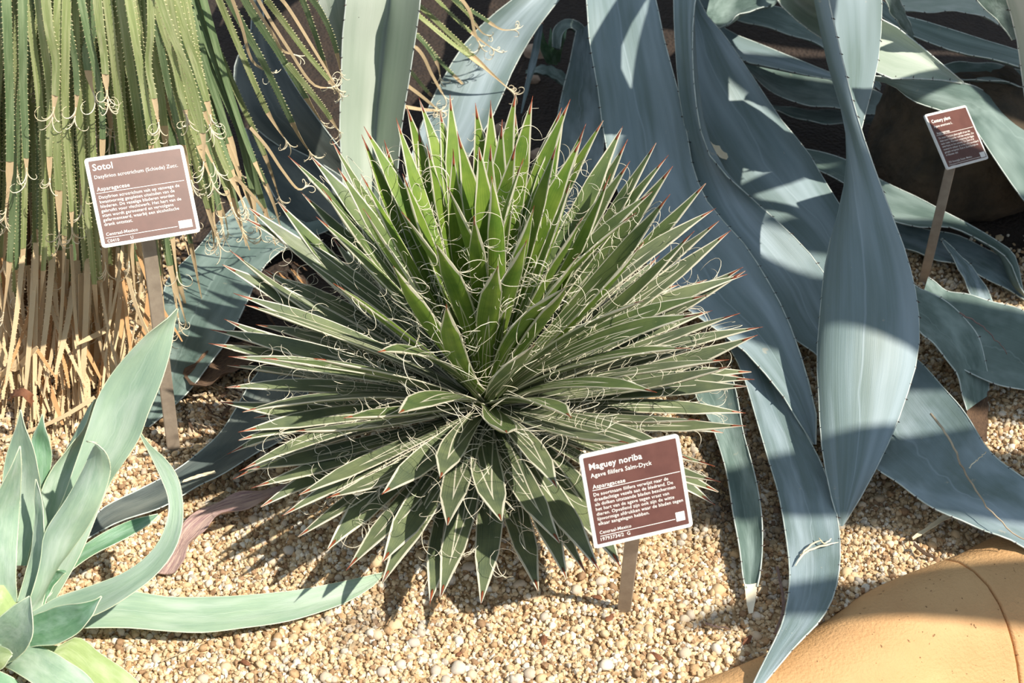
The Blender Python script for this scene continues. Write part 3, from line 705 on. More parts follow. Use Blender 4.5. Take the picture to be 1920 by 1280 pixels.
# ------------------------------------------------------------------ thread-leaf agave in the middle
TIPS = '''684,240 681,260 723,272 745,229 764,204 787,188 784,243 825,207 844,183 859,254 801,276 850,288 892,199 898,276 625,269 584,294 545,297 636,319 678,329 567,363 606,357
597,410 467,390 466,413 522,379 437,474 419,497 683,394 756,401 756,329 841,354 819,460 889,410 739,501 631,535 837,575 920,197 941,235 967,176 966,213 997,190 995,232 966,276
920,276 922,335 978,307 1042,277 1066,194 1056,222 1051,208 1095,241 1089,263 1131,226 1166,240 1173,269 1178,307 1141,335 1070,341 1230,268 1248,297 1258,316 1222,360 1250,372
1323,344 1336,394 1347,415 1366,435 1297,438 1186,404 1089,413 1202,460 1000,391 986,454 1087,476 933,501 1387,504 1397,508 1394,516 1062,538 1322,554 448,553 462,572 425,600
401,619 400,645 437,669 497,672 594,673 712,659 425,726 412,753 456,772 456,808 433,848 556,808 647,783 748,774 462,880 448,825 826,894 1064,537 1000,648 1206,564 1378,590
1423,614 1415,630 1287,653 1359,675 1409,697 1406,711 1400,724 1225,734 1309,787 1395,798 1069,781 1175,830 950,811 1369,687 1342,901 1347,922 719,924 839,984 940,976 1043,912
1049,1017 1122,1066 1161,1059 1062,1085 1009,1107 902,1130 807,1126 826,1119 717,1092 719,1051 655,1062 457,879 480,912 562,927 532,965 559,1006 615,1029 619,931 1305,590 1250,850 1290,860'''
tips = [tuple(float(a) for a in t.split(',')) for t in TIPS.split()]
threadleaf = thing('threadleaf_agave', 'spiky round agave with white-edged leaves and curling white threads in the middle', 'agave', (0, 0, 0))
SPH = .335
def thread_leaf(tip3, young, front, wpx=.024):
    d = tip3-CENTRE; ln = np.linalg.norm(d); dirn = d/ln
    flat = np.array([dirn[0], dirn[1], 0]); fl = np.linalg.norm(flat)+1e-6
    el = math.asin(max(-1, min(1, dirn[2])))
    base = CENTRE+np.array([dirn[0], dirn[1], 0])*.028+np.array([0, 0, -.03+.05*max(0, dirn[2])])
    up = np.array([0, 0, 1.0])-dirn*dirn[2]
    if el > 1.25: up = up*.5-np.array([dirn[0], dirn[1], 0])*.8
    up = unit(up)
    s = np.linspace(0, 1, 15)[:, None]
    bow = random.uniform(-.022, .012) - (.01 if el < .15 else 0)
    side = np.cross(dirn, up)
    c = base+(tip3-base)*s-up*bow*(4*s*(1-s))+side*random.uniform(-.010, .010)*(4*s*(1-s))
    W = wpx*random.uniform(.85, 1.12)
    w = W*np.interp(s[:, 0], [0, .1, .35, .6, .78, .9, .96, 1], [.62, .5, .80, 1.0, .86, .46, .20, .05])
    roll = random.uniform(-.35, .35)
    ac = side*math.cos(roll)+up*math.sin(roll)
    L = c-ac*w[:, None]/2; R = c+ac*w[:, None]/2
    b = Buf()
    n0 = unit(np.cross((R-L)[6], (c[7]-c[5])))
    P, n = sheet(b, L, R, None, 6, .13, .0052, flip=bool((n0*up).sum() < 0), edge=.25)
    m = M['thread_young'] if young > .82 else M['thread_mid'] if young > .5 else M['thread_mature']
    leaf = build('leaf', b, m, threadleaf)
    # spine
    sb = Buf(); t = unit(c[-1]-c[-3]); p0 = c[-1]-t*.016; k = np.linspace(0, 1, 6)
    ls = random.uniform(.010, .017)
    tube(sb, p0[None]+t[None]*(k*(ls+.006))[:, None], np.interp(k, [0, .15, .5, 1], [.0008, .0016, .0010, .0002]), 6)
    build('spine', sb, M['spine'] if el > -.12 or random.random() < .4 else M['spine_grey'], leaf)
    # curling threads peeling from both edges
    fb = Buf()
    for q in range(random.randint(14, 20)):
        i = random.uniform(.22, .90)*14; i0 = int(i); sgn = random.choice((-1, 1))
        e = (P[:, 0] if sgn < 0 else P[:, -1]); p = e[i0]*(1-(i-i0))+e[i0+1]*(i-i0)
        tt = unit(c[i0+1]-c[i0]); out = ac*sgn
        th = random.uniform(0, 6.28)
        out2 = unit(out*math.cos(.5*math.sin(th))+up*math.sin(.9*math.sin(th))+rng.normal(size=3)*.25)
        r0 = random.uniform(.008, .026); turns = random.uniform(.35, 1.15)*math.pi*(1 if random.random() < .8 else 1.6)
        ks = np.linspace(0, 1, 11); ang = ks*turns; tw = random.uniform(-.008, .008)
        sg2 = random.choice((-1, 1))
        pts = p+(np.sin(ang)*r0*(1-.3*ks))[:, None]*tt*sg2+((1-np.cos(ang))*r0*(1-.25*ks))[:, None]*out2+(ks**2*tw)[:, None]*np.cross(tt, out2)
        tube(fb, pts, np.interp(ks, [0, .7, 1], [.00042, .00034, .00016]), 3)
    build('threads', fb, M['thread'], leaf)['kind'] = 'stuff'
    return leaf
def sphere_tip(px, py, Rr):
    r = ray(px, py); r = r/np.linalg.norm(r); oc = CAM-CENTRE
    b = r@oc; cc = oc@oc-Rr*Rr; disc = b*b-cc
    p = CAM+r*(-b-math.sqrt(disc)) if disc > 0 else CAM+r*(-b)
    return p
used = []
for px, py in tips:
    off = math.hypot(px-912, py-735)
    Rr = SPH*random.uniform(.97, 1.02)
    p = sphere_tip(px, py, Rr)
    g = float(gz(p[0], p[1]))+.014
    if p[2] < g: p = ph(px, py, g)
    d = unit(p-CENTRE); used.append(d)
    young = max(0, d[2])**1.3*1.12-(.1 if off > 420 and py > 300 else 0)
    thread_leaf(p, young, True, .034 if py > 760 and abs(px-912) < 330 else .026)
used = np.array(used); cnt = 0; k = 0
while cnt < 75 and k < 4000:                           # the rest of the rosette, behind and below
    k += 1
    z = random.uniform(-.12, .97); a = random.uniform(0, 2*math.pi); rr = math.sqrt(1-z*z)
    d = np.array([rr*math.cos(a), rr*math.sin(a), z])
    if (used@d).max() > math.cos(.12): continue
    if d@(-FWD) > .05 and z > .05: continue               # the side that faces the picture is already traced
    Rr = SPH*random.uniform(.86, .97)
    p = CENTRE+d*Rr; g = float(gz(p[0], p[1]))+.012
    if p[2] < g: p[2] = g
    used = np.concatenate([used, d[None]]); cnt += 1
    thread_leaf(p, max(0, z)**1.3, False)
# short stem that carries the rosette
sb = Buf(); zz = np.linspace(-.02, .10, 10)
tube(sb, np.column_stack([np.zeros(10), np.zeros(10), zz]), np.interp(zz, [-.02, .03, .07, .10], [.05, .05, .036, .010]), 14)
build('stem', sb, M['thread_mid'], threadleaf)

# ------------------------------------------------------------------ young blue-green agave, lower left
yb = ph(22, 1200, 0.0)
young_agave = thing('young_agave', 'pale blue-green young agave with smooth broad leaves in the lower left corner', 'agave', (yb[0], yb[1], 0))
def yl(st, mat='young', **k):
    k.setdefault('margin', 'young'); k.setdefault('thick', .006); k.setdefault('wave', 0.0005); k.setdefault('rows', 26)
    return traced_leaf(young_agave, st, M[mat], **k)
# long leaf lying on the gravel
yl([(40, 1150, 50, 1200, .05), (130, 1120, 120, 1180, .05), (240, 1108, 225, 1176, .042), (319, 1119, 300, 1182, .034), (397, 1119, 375, 1185, .03), (487, 1113, 450, 1178, .027), (562, 1106, 525, 1167, .025), (640, 1090, 590, 1150, .022), (690, 1079, 650, 1129, .018), (716, 1073, 700, 1098, .014), (722, 1070, 722, 1074, .012)], camber=.10)
yl([(40, 1170, 40, 1215, .045), (105, 1212, 90, 1235, .04), (142, 1194, 110, 1240, .04), (187, 1224, 150, 1275, .034), (232, 1254, 175, 1305, .028), (262, 1282, 215, 1330, .022), (300, 1330, 280, 1345, .012)], 'young_yellow', camber=.06)
# tall broad leaf
yl([(40, 1120, 100, 1130, .06), (75, 1030, 150, 1040, .10), (120, 930, 205, 908, .15), (139, 876, 226, 875, .175), (161, 812, 260, 823, .205), (184, 745, 279, 772, .235), (212, 698, 301, 718, .262), (246, 657, 319, 660, .29), (283, 620, 327, 610, .315), (310, 600, 331, 590, .328), (332, 578, 334, 579, .336)], camber=.10, rows=34, tip_spine=False)
yl([(60, 1060, 110, 1060, .07), (77, 924, 124, 930, .125), (97, 880, 142, 876, .145), (130, 838, 165, 812, .17), (158, 800, 184, 765, .19), (176, 750, 180, 748, .215)], camber=.16)
# recurved leaf
yl([(40, 1150, 75, 1150, .06), (58, 1118, 95, 1080, .085), (76, 1050, 130, 1036, .12), (84, 1000, 160, 995, .145), (128, 930, 190, 938, .185), (158, 874, 207, 886, .215), (176, 838, 204, 862, .235), (182, 830, 193, 842, .25), (172, 828, 178, 830, .255), (162, 827, 163, 828, .25)], camber=-.12, rows=34)
# narrow green leaf pointing right
yl([(50, 1130, 64, 1150, .06), (105, 1062, 124, 1080, .075), (142, 1032, 158, 1050, .085), (187, 1003, 210, 1022, .095), (240, 977, 262, 994, .10), (275, 968, 284, 978, .105), (296, 963, 297, 965, .108)], 'young_green', camber=.2)
# leaf that bends over in a bow
yl([(30, 1160, 40, 1190, .06), (60, 1147, 70, 1180, .07), (105, 1120, 125, 1172, .085), (169, 1099, 184, 1150, .105), (225, 1077, 236, 1120, .125), (270, 1047, 290, 1080, .14), (300, 1012, 325, 1035, .155), (315, 969, 342, 980, .17), (315, 931, 340, 920, .18), (304, 901, 330, 888, .185), (286, 862, 308, 858, .185), (268, 828, 281, 833, .18), (259, 808, 262, 808, .178), (256, 796, 257, 796, .176)], camber=.14, rows=40)
# upright leaves at the left border
yl([(-50, 1140, 32, 1128, .07), (-45, 1060, 30, 1062, .11), (-30, 980, 36, 960, .15), (0, 914, 39, 905, .19), (22, 872, 40, 868, .22), (37, 836, 38, 836, .24)], camber=.10)
yl([(-10, 1060, 50, 1060, .08), (2, 950, 74, 940, .13), (8, 872, 73, 888, .17), (22, 824, 62, 840, .20), (33, 790, 46, 796, .225), (38, 768, 39, 768, .24)], camber=.12)
yl([(50, 1040, 85, 1040, .07), (72, 930, 85, 935, .11), (60, 870, 97, 858, .15), (60, 824, 93, 830, .17), (72, 796, 84, 800, .19), (79, 776, 80, 776, .20)], 'young_green', camber=.15)
yl([(32, 1128, 60, 1120, .07), (56, 1044, 82, 1062, .105), (66, 969, 84, 1006, .14), (65, 920, 77, 930, .165), (67, 898, 68, 898, .178)], camber=.14)
yl([(60, 1040, 80, 1060, .07), (75, 960, 95, 990, .10), (95, 930, 116, 950, .115), (116, 919, 130, 928, .125), (128, 922, 131, 924, .125)], camber=.25)
yl([(35, 1040, 60, 1050, .06), (42, 980, 60, 985, .09), (52, 930, 62, 935, .12), (60, 905, 62, 905, .14)], 'young_green', camber=.15)
yl([(60, 1140, 75, 1150, .06), (85, 1088, 100, 1100, .075), (97, 1070, 116, 1080, .085), (112, 1068, 122, 1074, .09)], 'young_green', camber=.2)
# front leaves round the bud
yl([(20, 1180, 40, 1215, .055), (60, 1156, 75, 1210, .075), (85, 1145, 110, 1206, .09), (120, 1134, 150, 1182, .11), (150, 1131, 172, 1155, .125), (178, 1124, 184, 1130, .135), (190, 1117, 191, 1118, .14)], 'young_green', camber=.15)
yl([(-60, 1205, 10, 1245, .06), (-30, 1180, 36, 1230, .085), (0, 1157, 58, 1200, .11), (22, 1138, 62, 1165, .125), (42, 1125, 59, 1140, .135), (55, 1117, 57, 1119, .14)], camber=.2)
yl([(-10, 1215, 8, 1250, .05), (60, 1208, 30, 1260, .065), (90, 1218, 60, 1280, .07), (125, 1238, 90, 1305, .07), (155, 1258, 120, 1320, .065), (178, 1284, 150, 1325, .06), (195, 1330, 180, 1335, .05)], camber=.10)
yl([(-40, 1195, -40, 1260, .06), (-15, 1205, -15, 1262, .09), (5, 1212, 5, 1252, .11), (17, 1218, 15, 1238, .12), (23, 1225, 23, 1228, .125)], 'young_yellow', camber=-.25)
yl([(-60, 1240, -60, 1290, .05), (-20, 1250, -30, 1310, .06), (20, 1268, -5, 1330, .055), (45, 1290, 30, 1340, .045), (60, 1330, 55, 1340, .035)], 'young_green', camber=.1)
for az, ln in ((150, .28), (190, .30), (230, .28), (268, .26)):
    standing_leaf(young_agave, (yb[0], yb[1], .03), az, 35, ln, .055, 40, 'young', False)
sb = Buf(); zz = np.linspace(-.01, .09, 8)
tube(sb, np.column_stack([np.full(8, yb[0]), np.full(8, yb[1]), zz]), np.interp(zz, [-.01, .04, .09], [.03, .035, .012]), 12)
build('stem', sb, M['young_yellow'], young_agave)

# ------------------------------------------------------------------ sotol hanging down at the upper left
sot = pd(60, 800, 1.66)
sotol = thing('sotol', 'sotol with long narrow saw-edged leaves hanging over its straw-coloured skirt', 'sotol', (sot[0], sot[1], 0))
def strap(center, width, twist=0.0, thick=.0016, cols=2, camber=.12):
    c = np.asarray(center); rows = len(c); tan = unit(np.gradient(c, axis=0))
    view = unit(CAM-c); ac = unit(np.cross(tan, view)); nn = np.cross(ac, tan)
    tw = np.broadcast_to(np.asarray(twist, float), (rows,))
    ac = ac*np.cos(tw)[:, None]+nn*np.sin(tw)[:, None]
    w = np.broadcast_to(np.asarray(width, float), (rows,))
    return c-ac*w[:, None]/2, c+ac*w[:, None]/2
def sotol_leaf(pts, wpx, green=None, tipfrac=.16, curl=True, twist=0., dry=False, tooth=True, mat=None):
    """pts: (px,py,dist) from the crown downwards to the tip"""
    c = spline(np.array([pd(*p) for p in pts]), 22)
    w0 = wpx*1.5/F
    s = np.linspace(0, 1, 22)
    ng = max(6, int(22*(1-tipfrac)))
    tw = twist+np.linspace(0, random.uniform(-.5, .5), 22)
    L, R = strap(c, w0*np.interp(s, [0, .3, .8, 1], [1.1, 1, .82, .40])*np.where(s > 1-tipfrac*.9, np.interp(s, [1-tipfrac, 1], [.8, .35]), 1), tw)
    b = Buf(); P, n = sheet(b, L[:ng], R[:ng], None, 2, .10, .0016, edge=.4)
    m = M[mat] if mat else (M['straw'] if dry else M[green or 'sotol'])
    leaf = build('dry_leaf' if dry else 'leaf', b, m, sotol)
    if tooth:
        tb = Buf()
        teeth(tb, P[:, 0], unit(P[:, 0]-P[:, -1]), .0062, .0019, 0, .5, .3); teeth(tb, P[:, -1], unit(P[:, -1]-P[:, 0]), .0062, .0019, 0, .5, .3)
        if tb.n: build('teeth', tb, M['sotol_tooth'] if not dry else M['straw'], leaf)
    if not dry or curl:
        tb = Buf()
        k = ng-1
        if k < 20: sheet(tb, L[k:], R[k:], None, 2, .25, .0015, edge=.4, mi=0)
        if curl:
            p0 = c[-1]; t = unit(c[-1]-c[-3]); view = unit(CAM-p0); sd = np.cross(t, view)
            for q in range(random.randint(3, 6)):
                r0 = random.uniform(.006, .017); tn = random.uniform(.5, 1.6)*math.pi; sg = random.choice((-1, 1)); ks = np.linspace(0, 1, 14)
                a = tn*ks**1.5; st = random.uniform(.004, .022)
                dr_ = unit(sd*random.uniform(.3, 1)*sg+view*random.uniform(-.5, .6))
                pp = p0-t*random.uniform(0, .015)+(ks*st)[:, None]*t+(np.sin(a)*r0*(1-.35*ks))[:, None]*t+((1-np.cos(a))*r0*(1-.45*ks))[:, None]*dr_
                tube(tb, pp, np.interp(ks, [0, .6, 1], [.0010, .0006, .00025]), 4, 1)
        if tb.n: build('frayed_tip', tb, [M['straw'], M['fibre']], leaf)
    return leaf
J = lambda a: random.uniform(-a, a)
def flow(xs, ye):
    sl = np.interp(xs, [-60, 120, 200, 300, 380, 450, 520], [-.03, .04, .11, .24, .36, .46, .55])
    return sl
# hand-placed leaves, right-hand fringe
for pts, w, g in [
    ([(430, -60), (470, 20), (520, 95), (567, 172), (588, 206), (608, 235)], 16, 'sotol_dark'), ([(400, -60), (440, 20), (500, 130), (543, 220), (565, 262), (583, 288)], 15, 'sotol_dark'),
    ([(385, -60), (432, 50), (485, 175), (510, 225), (540, 268)], 14, 'sotol'), ([(320, -60), (380, 90), (440, 225), (509, 371), (530, 440)], 15, 'sotol_dark'), ([(345, -60), (390, 50), (440, 165), (500, 300), (526, 378)], 14, 'sotol'),
    ([(300, -60), (370, 120), (430, 280), (481, 412), (490, 450)], 14, 'sotol_dark'), ([(280, -60), (340, 100), (400, 260), (440, 380), (452, 410)], 14, 'sotol'), ([(330, -80), (360, 60), (400, 190), (430, 290), (455, 330)], 15, 'sotol_dark'),
    ([(545, -40), (567, 0), (590, 62), (608, 117), (622, 150)], 12, 'sotol_dark'), ([(500, 0), (526, 34), (575, 100), (626, 161), (640, 180)], 12, 'sotol'), ([(540, 120), (588, 179), (615, 215), (638, 250)], 12, 'sotol'), ([(570, -20), (600, 20), (625, 75), (640, 140)], 12, 'sotol_dark'),
    ([(240, -60), (300, 90), (360, 250), (420, 400), (428, 440)], 13, 'sotol'), ([(260, -60), (310, 60), (355, 180), (385, 270), (397, 300)], 13, 'sotol_dark')]:
    n = len(pts); d0 = random.uniform(1.50, 1.56)
    sotol_leaf([(x, y, d0+.10*(i/(n-1))) for i, (x, y) in enumerate(pts)], w, g, tipfrac=.22, twist=J(.3))
for pts in [[(450, -40), (471, 0), (515, 70), (530, 95), (557, 104)], [(470, -40), (485, 0), (540, 90), (590, 160), (625, 165)], [(520, -10), (540, 14), (590, 95), (632, 165)], [(425, -30), (452, 45), (474, 115), (505, 136)], [(470, 240), (500, 275), (530, 320), (560, 355), (575, 350)], [(440, 330), (485, 380), (505, 410)]]:
    n = len(pts); sotol_leaf([(x, y, 1.49+.08*(i/(n-1))) for i, (x, y) in enumerate(pts)], 7, dry=True, tooth=False, tipfrac=.1, twist=J(.4))
# leaves of the crown seen to the right of the tall pale leaf
for pts, w, g in [([(700, -50), (786, 11), (850, 70), (930, 145), (965, 178)], 13, 'sotol'), ([(705, -35), (780, 25), (840, 75), (905, 125), (960, 172)], 12, 'sotol'), ([(720, 20), (781, 64), (830, 120), (880, 170), (902, 195)], 10, 'sotol_dark'), ([(790, -30), (820, 0), (860, 40), (905, 78), (930, 95)], 9, 'sotol'), ([(830, -20), (860, 5), (900, 30), (940, 55), (962, 56)], 10, 'sotol_dark'),
                  ([(740, 110), (764, 128), (800, 170), (835, 205)], 10, 'sotol'), ([(745, 40), (790, 75), (820, 120), (826, 150)], 10, 'sotol_dark'), ([(820, -30), (850, 0), (880, 30), (905, 62), (920, 68)], 8, 'sotol')]:
    n = len(pts); d0 = random.uniform(1.88, 1.93)
    sotol_leaf([(x, y, d0+.06*(i/(n-1))) for i, (x, y) in enumerate(pts)], w, g, tipfrac=.3, twist=J(.3))
for pts in [[(760, 70), (790, 100), (810, 140), (835, 185)], [(750, 150), (790, 180), (820, 205)], [(850, -20), (880, 20), (890, 60), (900, 85)], [(760, 200), (790, 205), (828, 208)]]:
    n = len(pts); sotol_leaf([(x, y, 1.90+.03*(i/(n-1))) for i, (x, y) in enumerate(pts)], 9, dry=True, tooth=False, tipfrac=.1)
# hanging curtain, three layers
for layer, (x0, x1, nn_, d0) in enumerate(((-60, 330, 54, 1.44), (-60, 350, 54, 1.49), (-60, 380, 46, 1.54))):
    for k in range(nn_):
        xs = x0+(x1-x0)*(k+random.random())/nn_
        sl = float(flow(xs, 0))*random.uniform(.7, 1.2)+J(.035)
        ye = random.choice((random.uniform(150, 420), random.uniform(430, 640), random.uniform(500, 660))) if xs < 250 else random.uniform(230, 470)
        if layer == 2: ye = random.uniform(480, 660) if xs < 260 else random.uniform(330, 480)
        cv = J(22); d = d0+J(.02)
        pts = [(xs-sl*80-cv, -90, d+.02), (xs+sl*60, 60, d), (xs+sl*ye*.5+cv*.8, ye*.5, d), (xs+sl*ye*.8+cv*.6, ye*.8, d-.005), (xs+sl*ye+cv*.2+J(8), ye, d-.01)]
        g = random.choice(('sotol', 'sotol', 'sotol_dark')) if layer < 2 else 'sotol_dark'  # back layer all dark green, its shade put into the leaf colour
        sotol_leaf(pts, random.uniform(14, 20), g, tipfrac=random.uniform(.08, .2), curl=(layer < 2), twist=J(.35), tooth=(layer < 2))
# dry skirt
for k in range(150):
    xs = random.uniform(-40, 285); y0 = random.uniform(455, 610); y1 = random.uniform(690, 840)
    if xs > 230: y1 = random.uniform(640, 760)
    sp = J(38) if random.random() < .8 else J(100)
    d = 1.425+J(.025)
    pts = [(xs, y0, d+.04), (xs+sp*.3, y0*.6+y1*.4, d), (xs+sp, y1, d-.06-.05*max(0, (y1-700)/140))]
    sotol_leaf(pts, random.uniform(6, 15), dry=True, curl=False, tooth=(k % 2 == 0), tipfrac=.0, twist=J(.6), mat=random.choice(('straw', 'straw', 'straw', 'straw_red')))
for pts, w in [([(-30, 575, 1.40), (20, 690, 1.38), (70, 650, 1.37)], 16), ([(178, 745, 1.33), (110, 785, 1.31), (40, 812, 1.30), (0, 822, 1.29)], 9), ([(-20, 720, 1.38), (30, 680, 1.38), (70, 640, 1.40)], 14)]:
    sotol_leaf(pts, w, dry=True, curl=False, tooth=False, tipfrac=0, mat='straw')
# trunk under the skirt
tb = Buf(); zz = np.linspace(-.02, 1.15, 16); tx, ty = sot[0], sot[1]
tube(tb, np.column_stack([np.full(16, tx)+.01*np.sin(zz*9), np.full(16, ty), zz]), .15+.012*np.sin(zz*31), 20)
build('trunk', tb, M['trunk'], sotol)

# ------------------------------------------------------------------ plant labels on posts
def solve_plate(corners, W, H):
    """pose of a W x H plate whose corners (TL,TR,BR,BL) are seen at the given pixels"""
    obj = np.array([(-W/2, H/2, 0), (W/2, H/2, 0), (W/2, -H/2, 0), (-W/2, -H/2, 0)])
    pix = np.array(corners, float)
    Z = H*F/max(np.linalg.norm(pix[3]-pix[0]), np.linalg.norm(pix[2]-pix[1]))
    c = pix.mean(0)
    # camera frame: x right, y down, z forward
    def proj(x):
        a = Matrix.Rotation(x[2], 3, 'Z') @ Matrix.Rotation(x[1], 3, 'Y') @ Matrix.Rotation(math.pi+x[0], 3, 'X')
        a = np.array(a); q = obj@a.T+x[3:]
        return (q[:, :2]/q[:, 2:]*F+np.array([960, 640])-pix).ravel(), a
    best = None
    for ax, ay in ((.4, 0), (-.4, 0), (.3, .8), (.3, -.8), (-.3, .8), (-.3, -.8)):
        x = np.array([ax, ay, -.15, (c[0]-960)/F*Z, (c[1]-640)/F*Z, Z]); lam = 1e-3
        for it in range(150):
            r, _ = proj(x); Jm = np.zeros((8, 6))
            for i in range(6):
                dx = np.zeros(6); dx[i] = 1e-5; Jm[:, i] = (proj(x+dx)[0]-r)/1e-5
            st = np.linalg.solve(Jm.T@Jm+lam*np.diag(np.diag(Jm.T@Jm)+1e-9), -Jm.T@r)
            if (proj(x+st)[0]**2).sum() < (r**2).sum(): x = x+st; lam *= .5
            else: lam *= 3
        r, a = proj(x)
        if a[2, 2] < 0 and x[5] > 0 and (best is None or (r**2).sum() < best[0]-1e-6): best = ((r**2).sum(), x, a, r)
    _, x, a, r = best
    T = np.stack([RIGHT, DOWN, FWD], 1)
    return T@a, CAM+T@x[3:], float(np.abs(r).max())
def rounded_rect(w, h, r, n=5):
    pts = []
    for cx, cy, a0 in ((w/2-r, h/2-r, 0), (-w/2+r, h/2-r, 90), (-w/2+r, -h/2+r, 180), (w/2-r, -h/2+r, 270)):
        for i in range(n+1):
            a = math.radians(a0+90*i/n); pts.append((cx+r*math.cos(a), cy+r*math.sin(a)))
    return pts
def slab(buf, pts, z0, z1, mi=0):
    n = len(pts); v = [(x, y, z0) for x, y in pts]+[(x, y, z1) for x, y in pts]
    f = [tuple(range(n-1, -1, -1)), tuple(range(n, 2*n))]+[(i, (i+1) % n, n+(i+1) % n, n+i) for i in range(n)]
    buf.add(v, f, None, mi)
def local_obj(name, buf, mat, parent, Rm, T):
    buf.v = [np.concatenate(buf.v)@Rm.T+T]; buf.uv = [np.concatenate(buf.uv)]
    return build(name, buf, mat, parent, smooth=False)
def text_mesh(body, size, bold=0.0, spacing=1.0, linegap=1.0):
    cu = bpy.data.curves.new('text', 'FONT'); cu.body = body; cu.size = size; cu.offset = bold; cu.space_character = spacing; cu.space_line = linegap
    cu.resolution_u = 2; cu.fill_mode = 'FRONT'
    o = bpy.data.objects.new('text', cu); C.objects.link(o)
    dg = bpy.context.evaluated_depsgraph_get(); dg.update()
    me = bpy.data.meshes.new_from_object(o.evaluated_get(dg))
    v = np.array([q.co[:] for q in me.vertices]); f = [tuple(p.vertices) for p in me.polygons]
    bpy.data.objects.remove(o); bpy.data.curves.remove(cu); bpy.data.meshes.remove(me)
    return v, f
def plant_label(label, corners, W, H, base_px, post_w, texts, rules, patch):
    Rm, T, err = solve_plate(corners, W, H)
    print('plate', label[:20], 'err', round(err, 2), 'T', T.round(3), 'n', Rm[:, 2].round(2))
    b = ph(base_px[0], base_px[1], 0.0); b[2] = float(gz(b[0], b[1]))
    root = thing('plant_label', label, 'sign', tuple(b), 'plant labels on posts')
    # post: flat bar from the bed to the back of the plate
    top = T-Rm[:, 2]*.006-Rm[:, 1]*H*.10
    d = unit(top-b); b0 = b-d*.02
    face = unit(np.array([CAM[0]-b[0], CAM[1]-b[1], 0])); sx = unit(np.cross(d, face)); sy = np.cross(sx, d)
    pb = Buf(); w2 = post_w/2; t2 = .0022
    sec = [(-w2, -t2), (-w2+.001, -t2-.0008), (w2-.001, -t2-.0008), (w2, -t2), (w2, t2), (w2-.001, t2+.0008), (-w2+.001, t2+.0008), (-w2, t2)]
    v = [p+sx*a+sy*c for p in (b0, top) for a, c in sec]; n = 8
    pb.add(v, [tuple(range(n)), tuple(range(2*n-1, n-1, -1))]+[(i, n+i, n+(i+1) % n, (i+1) % n) for i in range(n)])
    build('post', pb, M['steel'], root, smooth=False)
    u = W/190.0                       # layout unit: plate is 190 wide
    pb = Buf(); slab(pb, rounded_rect(W, H, 7*u, 5), -.0026, .0000)
    plate = local_obj('plate', pb, M['plate'], root, Rm, T)
    pb = Buf(); slab(pb, rounded_rect(W-14*u, H-14*u, 1.2*u, 2), -.0004, .0005)
    local_obj('panel', pb, M['brown'], plate, Rm, T)
    k = H/u
    for body, x, y, wd, bold, gap in texts:             # x, y from the top left corner in layout units, wd = width
        v, f = text_mesh(body, 1.0, 0.0, 1.0, gap)
        wn = v[:, 0].max()-v[:, 0].min(); s = wd*u/wn
        if bold:
            v, f = text_mesh(body, 1.0, bold, 1.03, gap); wn = v[:, 0].max()-v[:, 0].min(); s = wd*u/wn
        v = v*s; v[:, 0] += -W/2+x*u-v[:, 0].min(); v[:, 1] += H/2-y*u; v[:, 2] = .00085
        tb = Buf(); tb.add(v, f); local_obj('lettering', tb, M['letter'], plate, Rm, T)
    for x0, x1, y in rules:
        tb = Buf(); X0, X1, Yc = -W/2+x0*u, -W/2+x1*u, H/2-y*u
        slab(tb, [(X0, Yc-.5*u), (X1, Yc-.5*u), (X1, Yc+.5*u), (X0, Yc+.5*u)], .0004, .0008)
        local_obj('rule_line', tb, M['letter'], plate, Rm, T)
    x0, x1, y0, y1 = patch
    tb = Buf(); slab(tb, [(-W/2+x0*u, H/2-y1*u), (-W/2+x1*u, H/2-y1*u), (-W/2+x1*u, H/2-y0*u), (-W/2+x0*u, H/2-y0*u)], .0004, .0008)
    local_obj('code_patch', tb, M['letter'], plate, Rm, T)
    return root
plant_label('brown plant label headed Sotol on a post before the hanging sotol leaves', [(158, 297), (342, 271), (377, 434), (191, 466)], .112, .103, (324, 836), .0165,
    [('Sotol', 12, 26, 38, .016, 1), ('Dasylirion acrotrichum (Schiede) Zucc.', 12, 42, 160, .004, 1), ('Asparagaceae', 12, 66, 62, .006, 1),
     ('Dasylirion acrotrichum valt op vanwege de\nkwastvormig gespleten uiteinden van de\nbladeren. De vezelige bladeren worden\ngebruikt voor vlechtwerk. Het hart van de\nstam wordt geroosterd en vervolgens\ngefermenteerd, waarbij een alcoholische\ndrank ontstaat.', 12, 81, 155, .004, 1.02),
     ('Centraal-Mexico', 12, 153, 60, .004, 1), ('C0410         U', 12, 166, 49, .004, 1)],
    [(10, 178, 70), (10, 148, 157)], (151, 177, 147, 162))
plant_label('brown plant label headed Maguey noriba on a post before the spiky agave', [(1084, 853), (1273, 813), (1299, 986), (1116, 1029)], .105, .0985, (1170, 1148), .0155,
    [('Maguey noriba', 15, 31, 100, .016, 1), ('Agave filifera Salm-Dyck', 15, 46, 116, .004, 1), ('Asparagaceae', 15, 67, 62, .006, 1),
     ('De soortnaam filifera verwijst naar de\ndraadachtige vezels aan de bladrand. De\nals dolken uitstaande bladen beschermen\nhet hart van de agave tegen vraat van\ndieren. Opvallend zijn ook zijn de witte\nlijnvormige afdrukken waar de bladen tegen\nelkaar aangelegen hebben.', 14, 81, 164, .004, 1.02),
     ('Centraal-Mexico', 14, 153, 60, .004, 1), ('19793734/2  G', 14, 166, 56, .004, 1)],
    [(14, 181, 70), (14, 158, 157)], (160, 177, 145, 162))
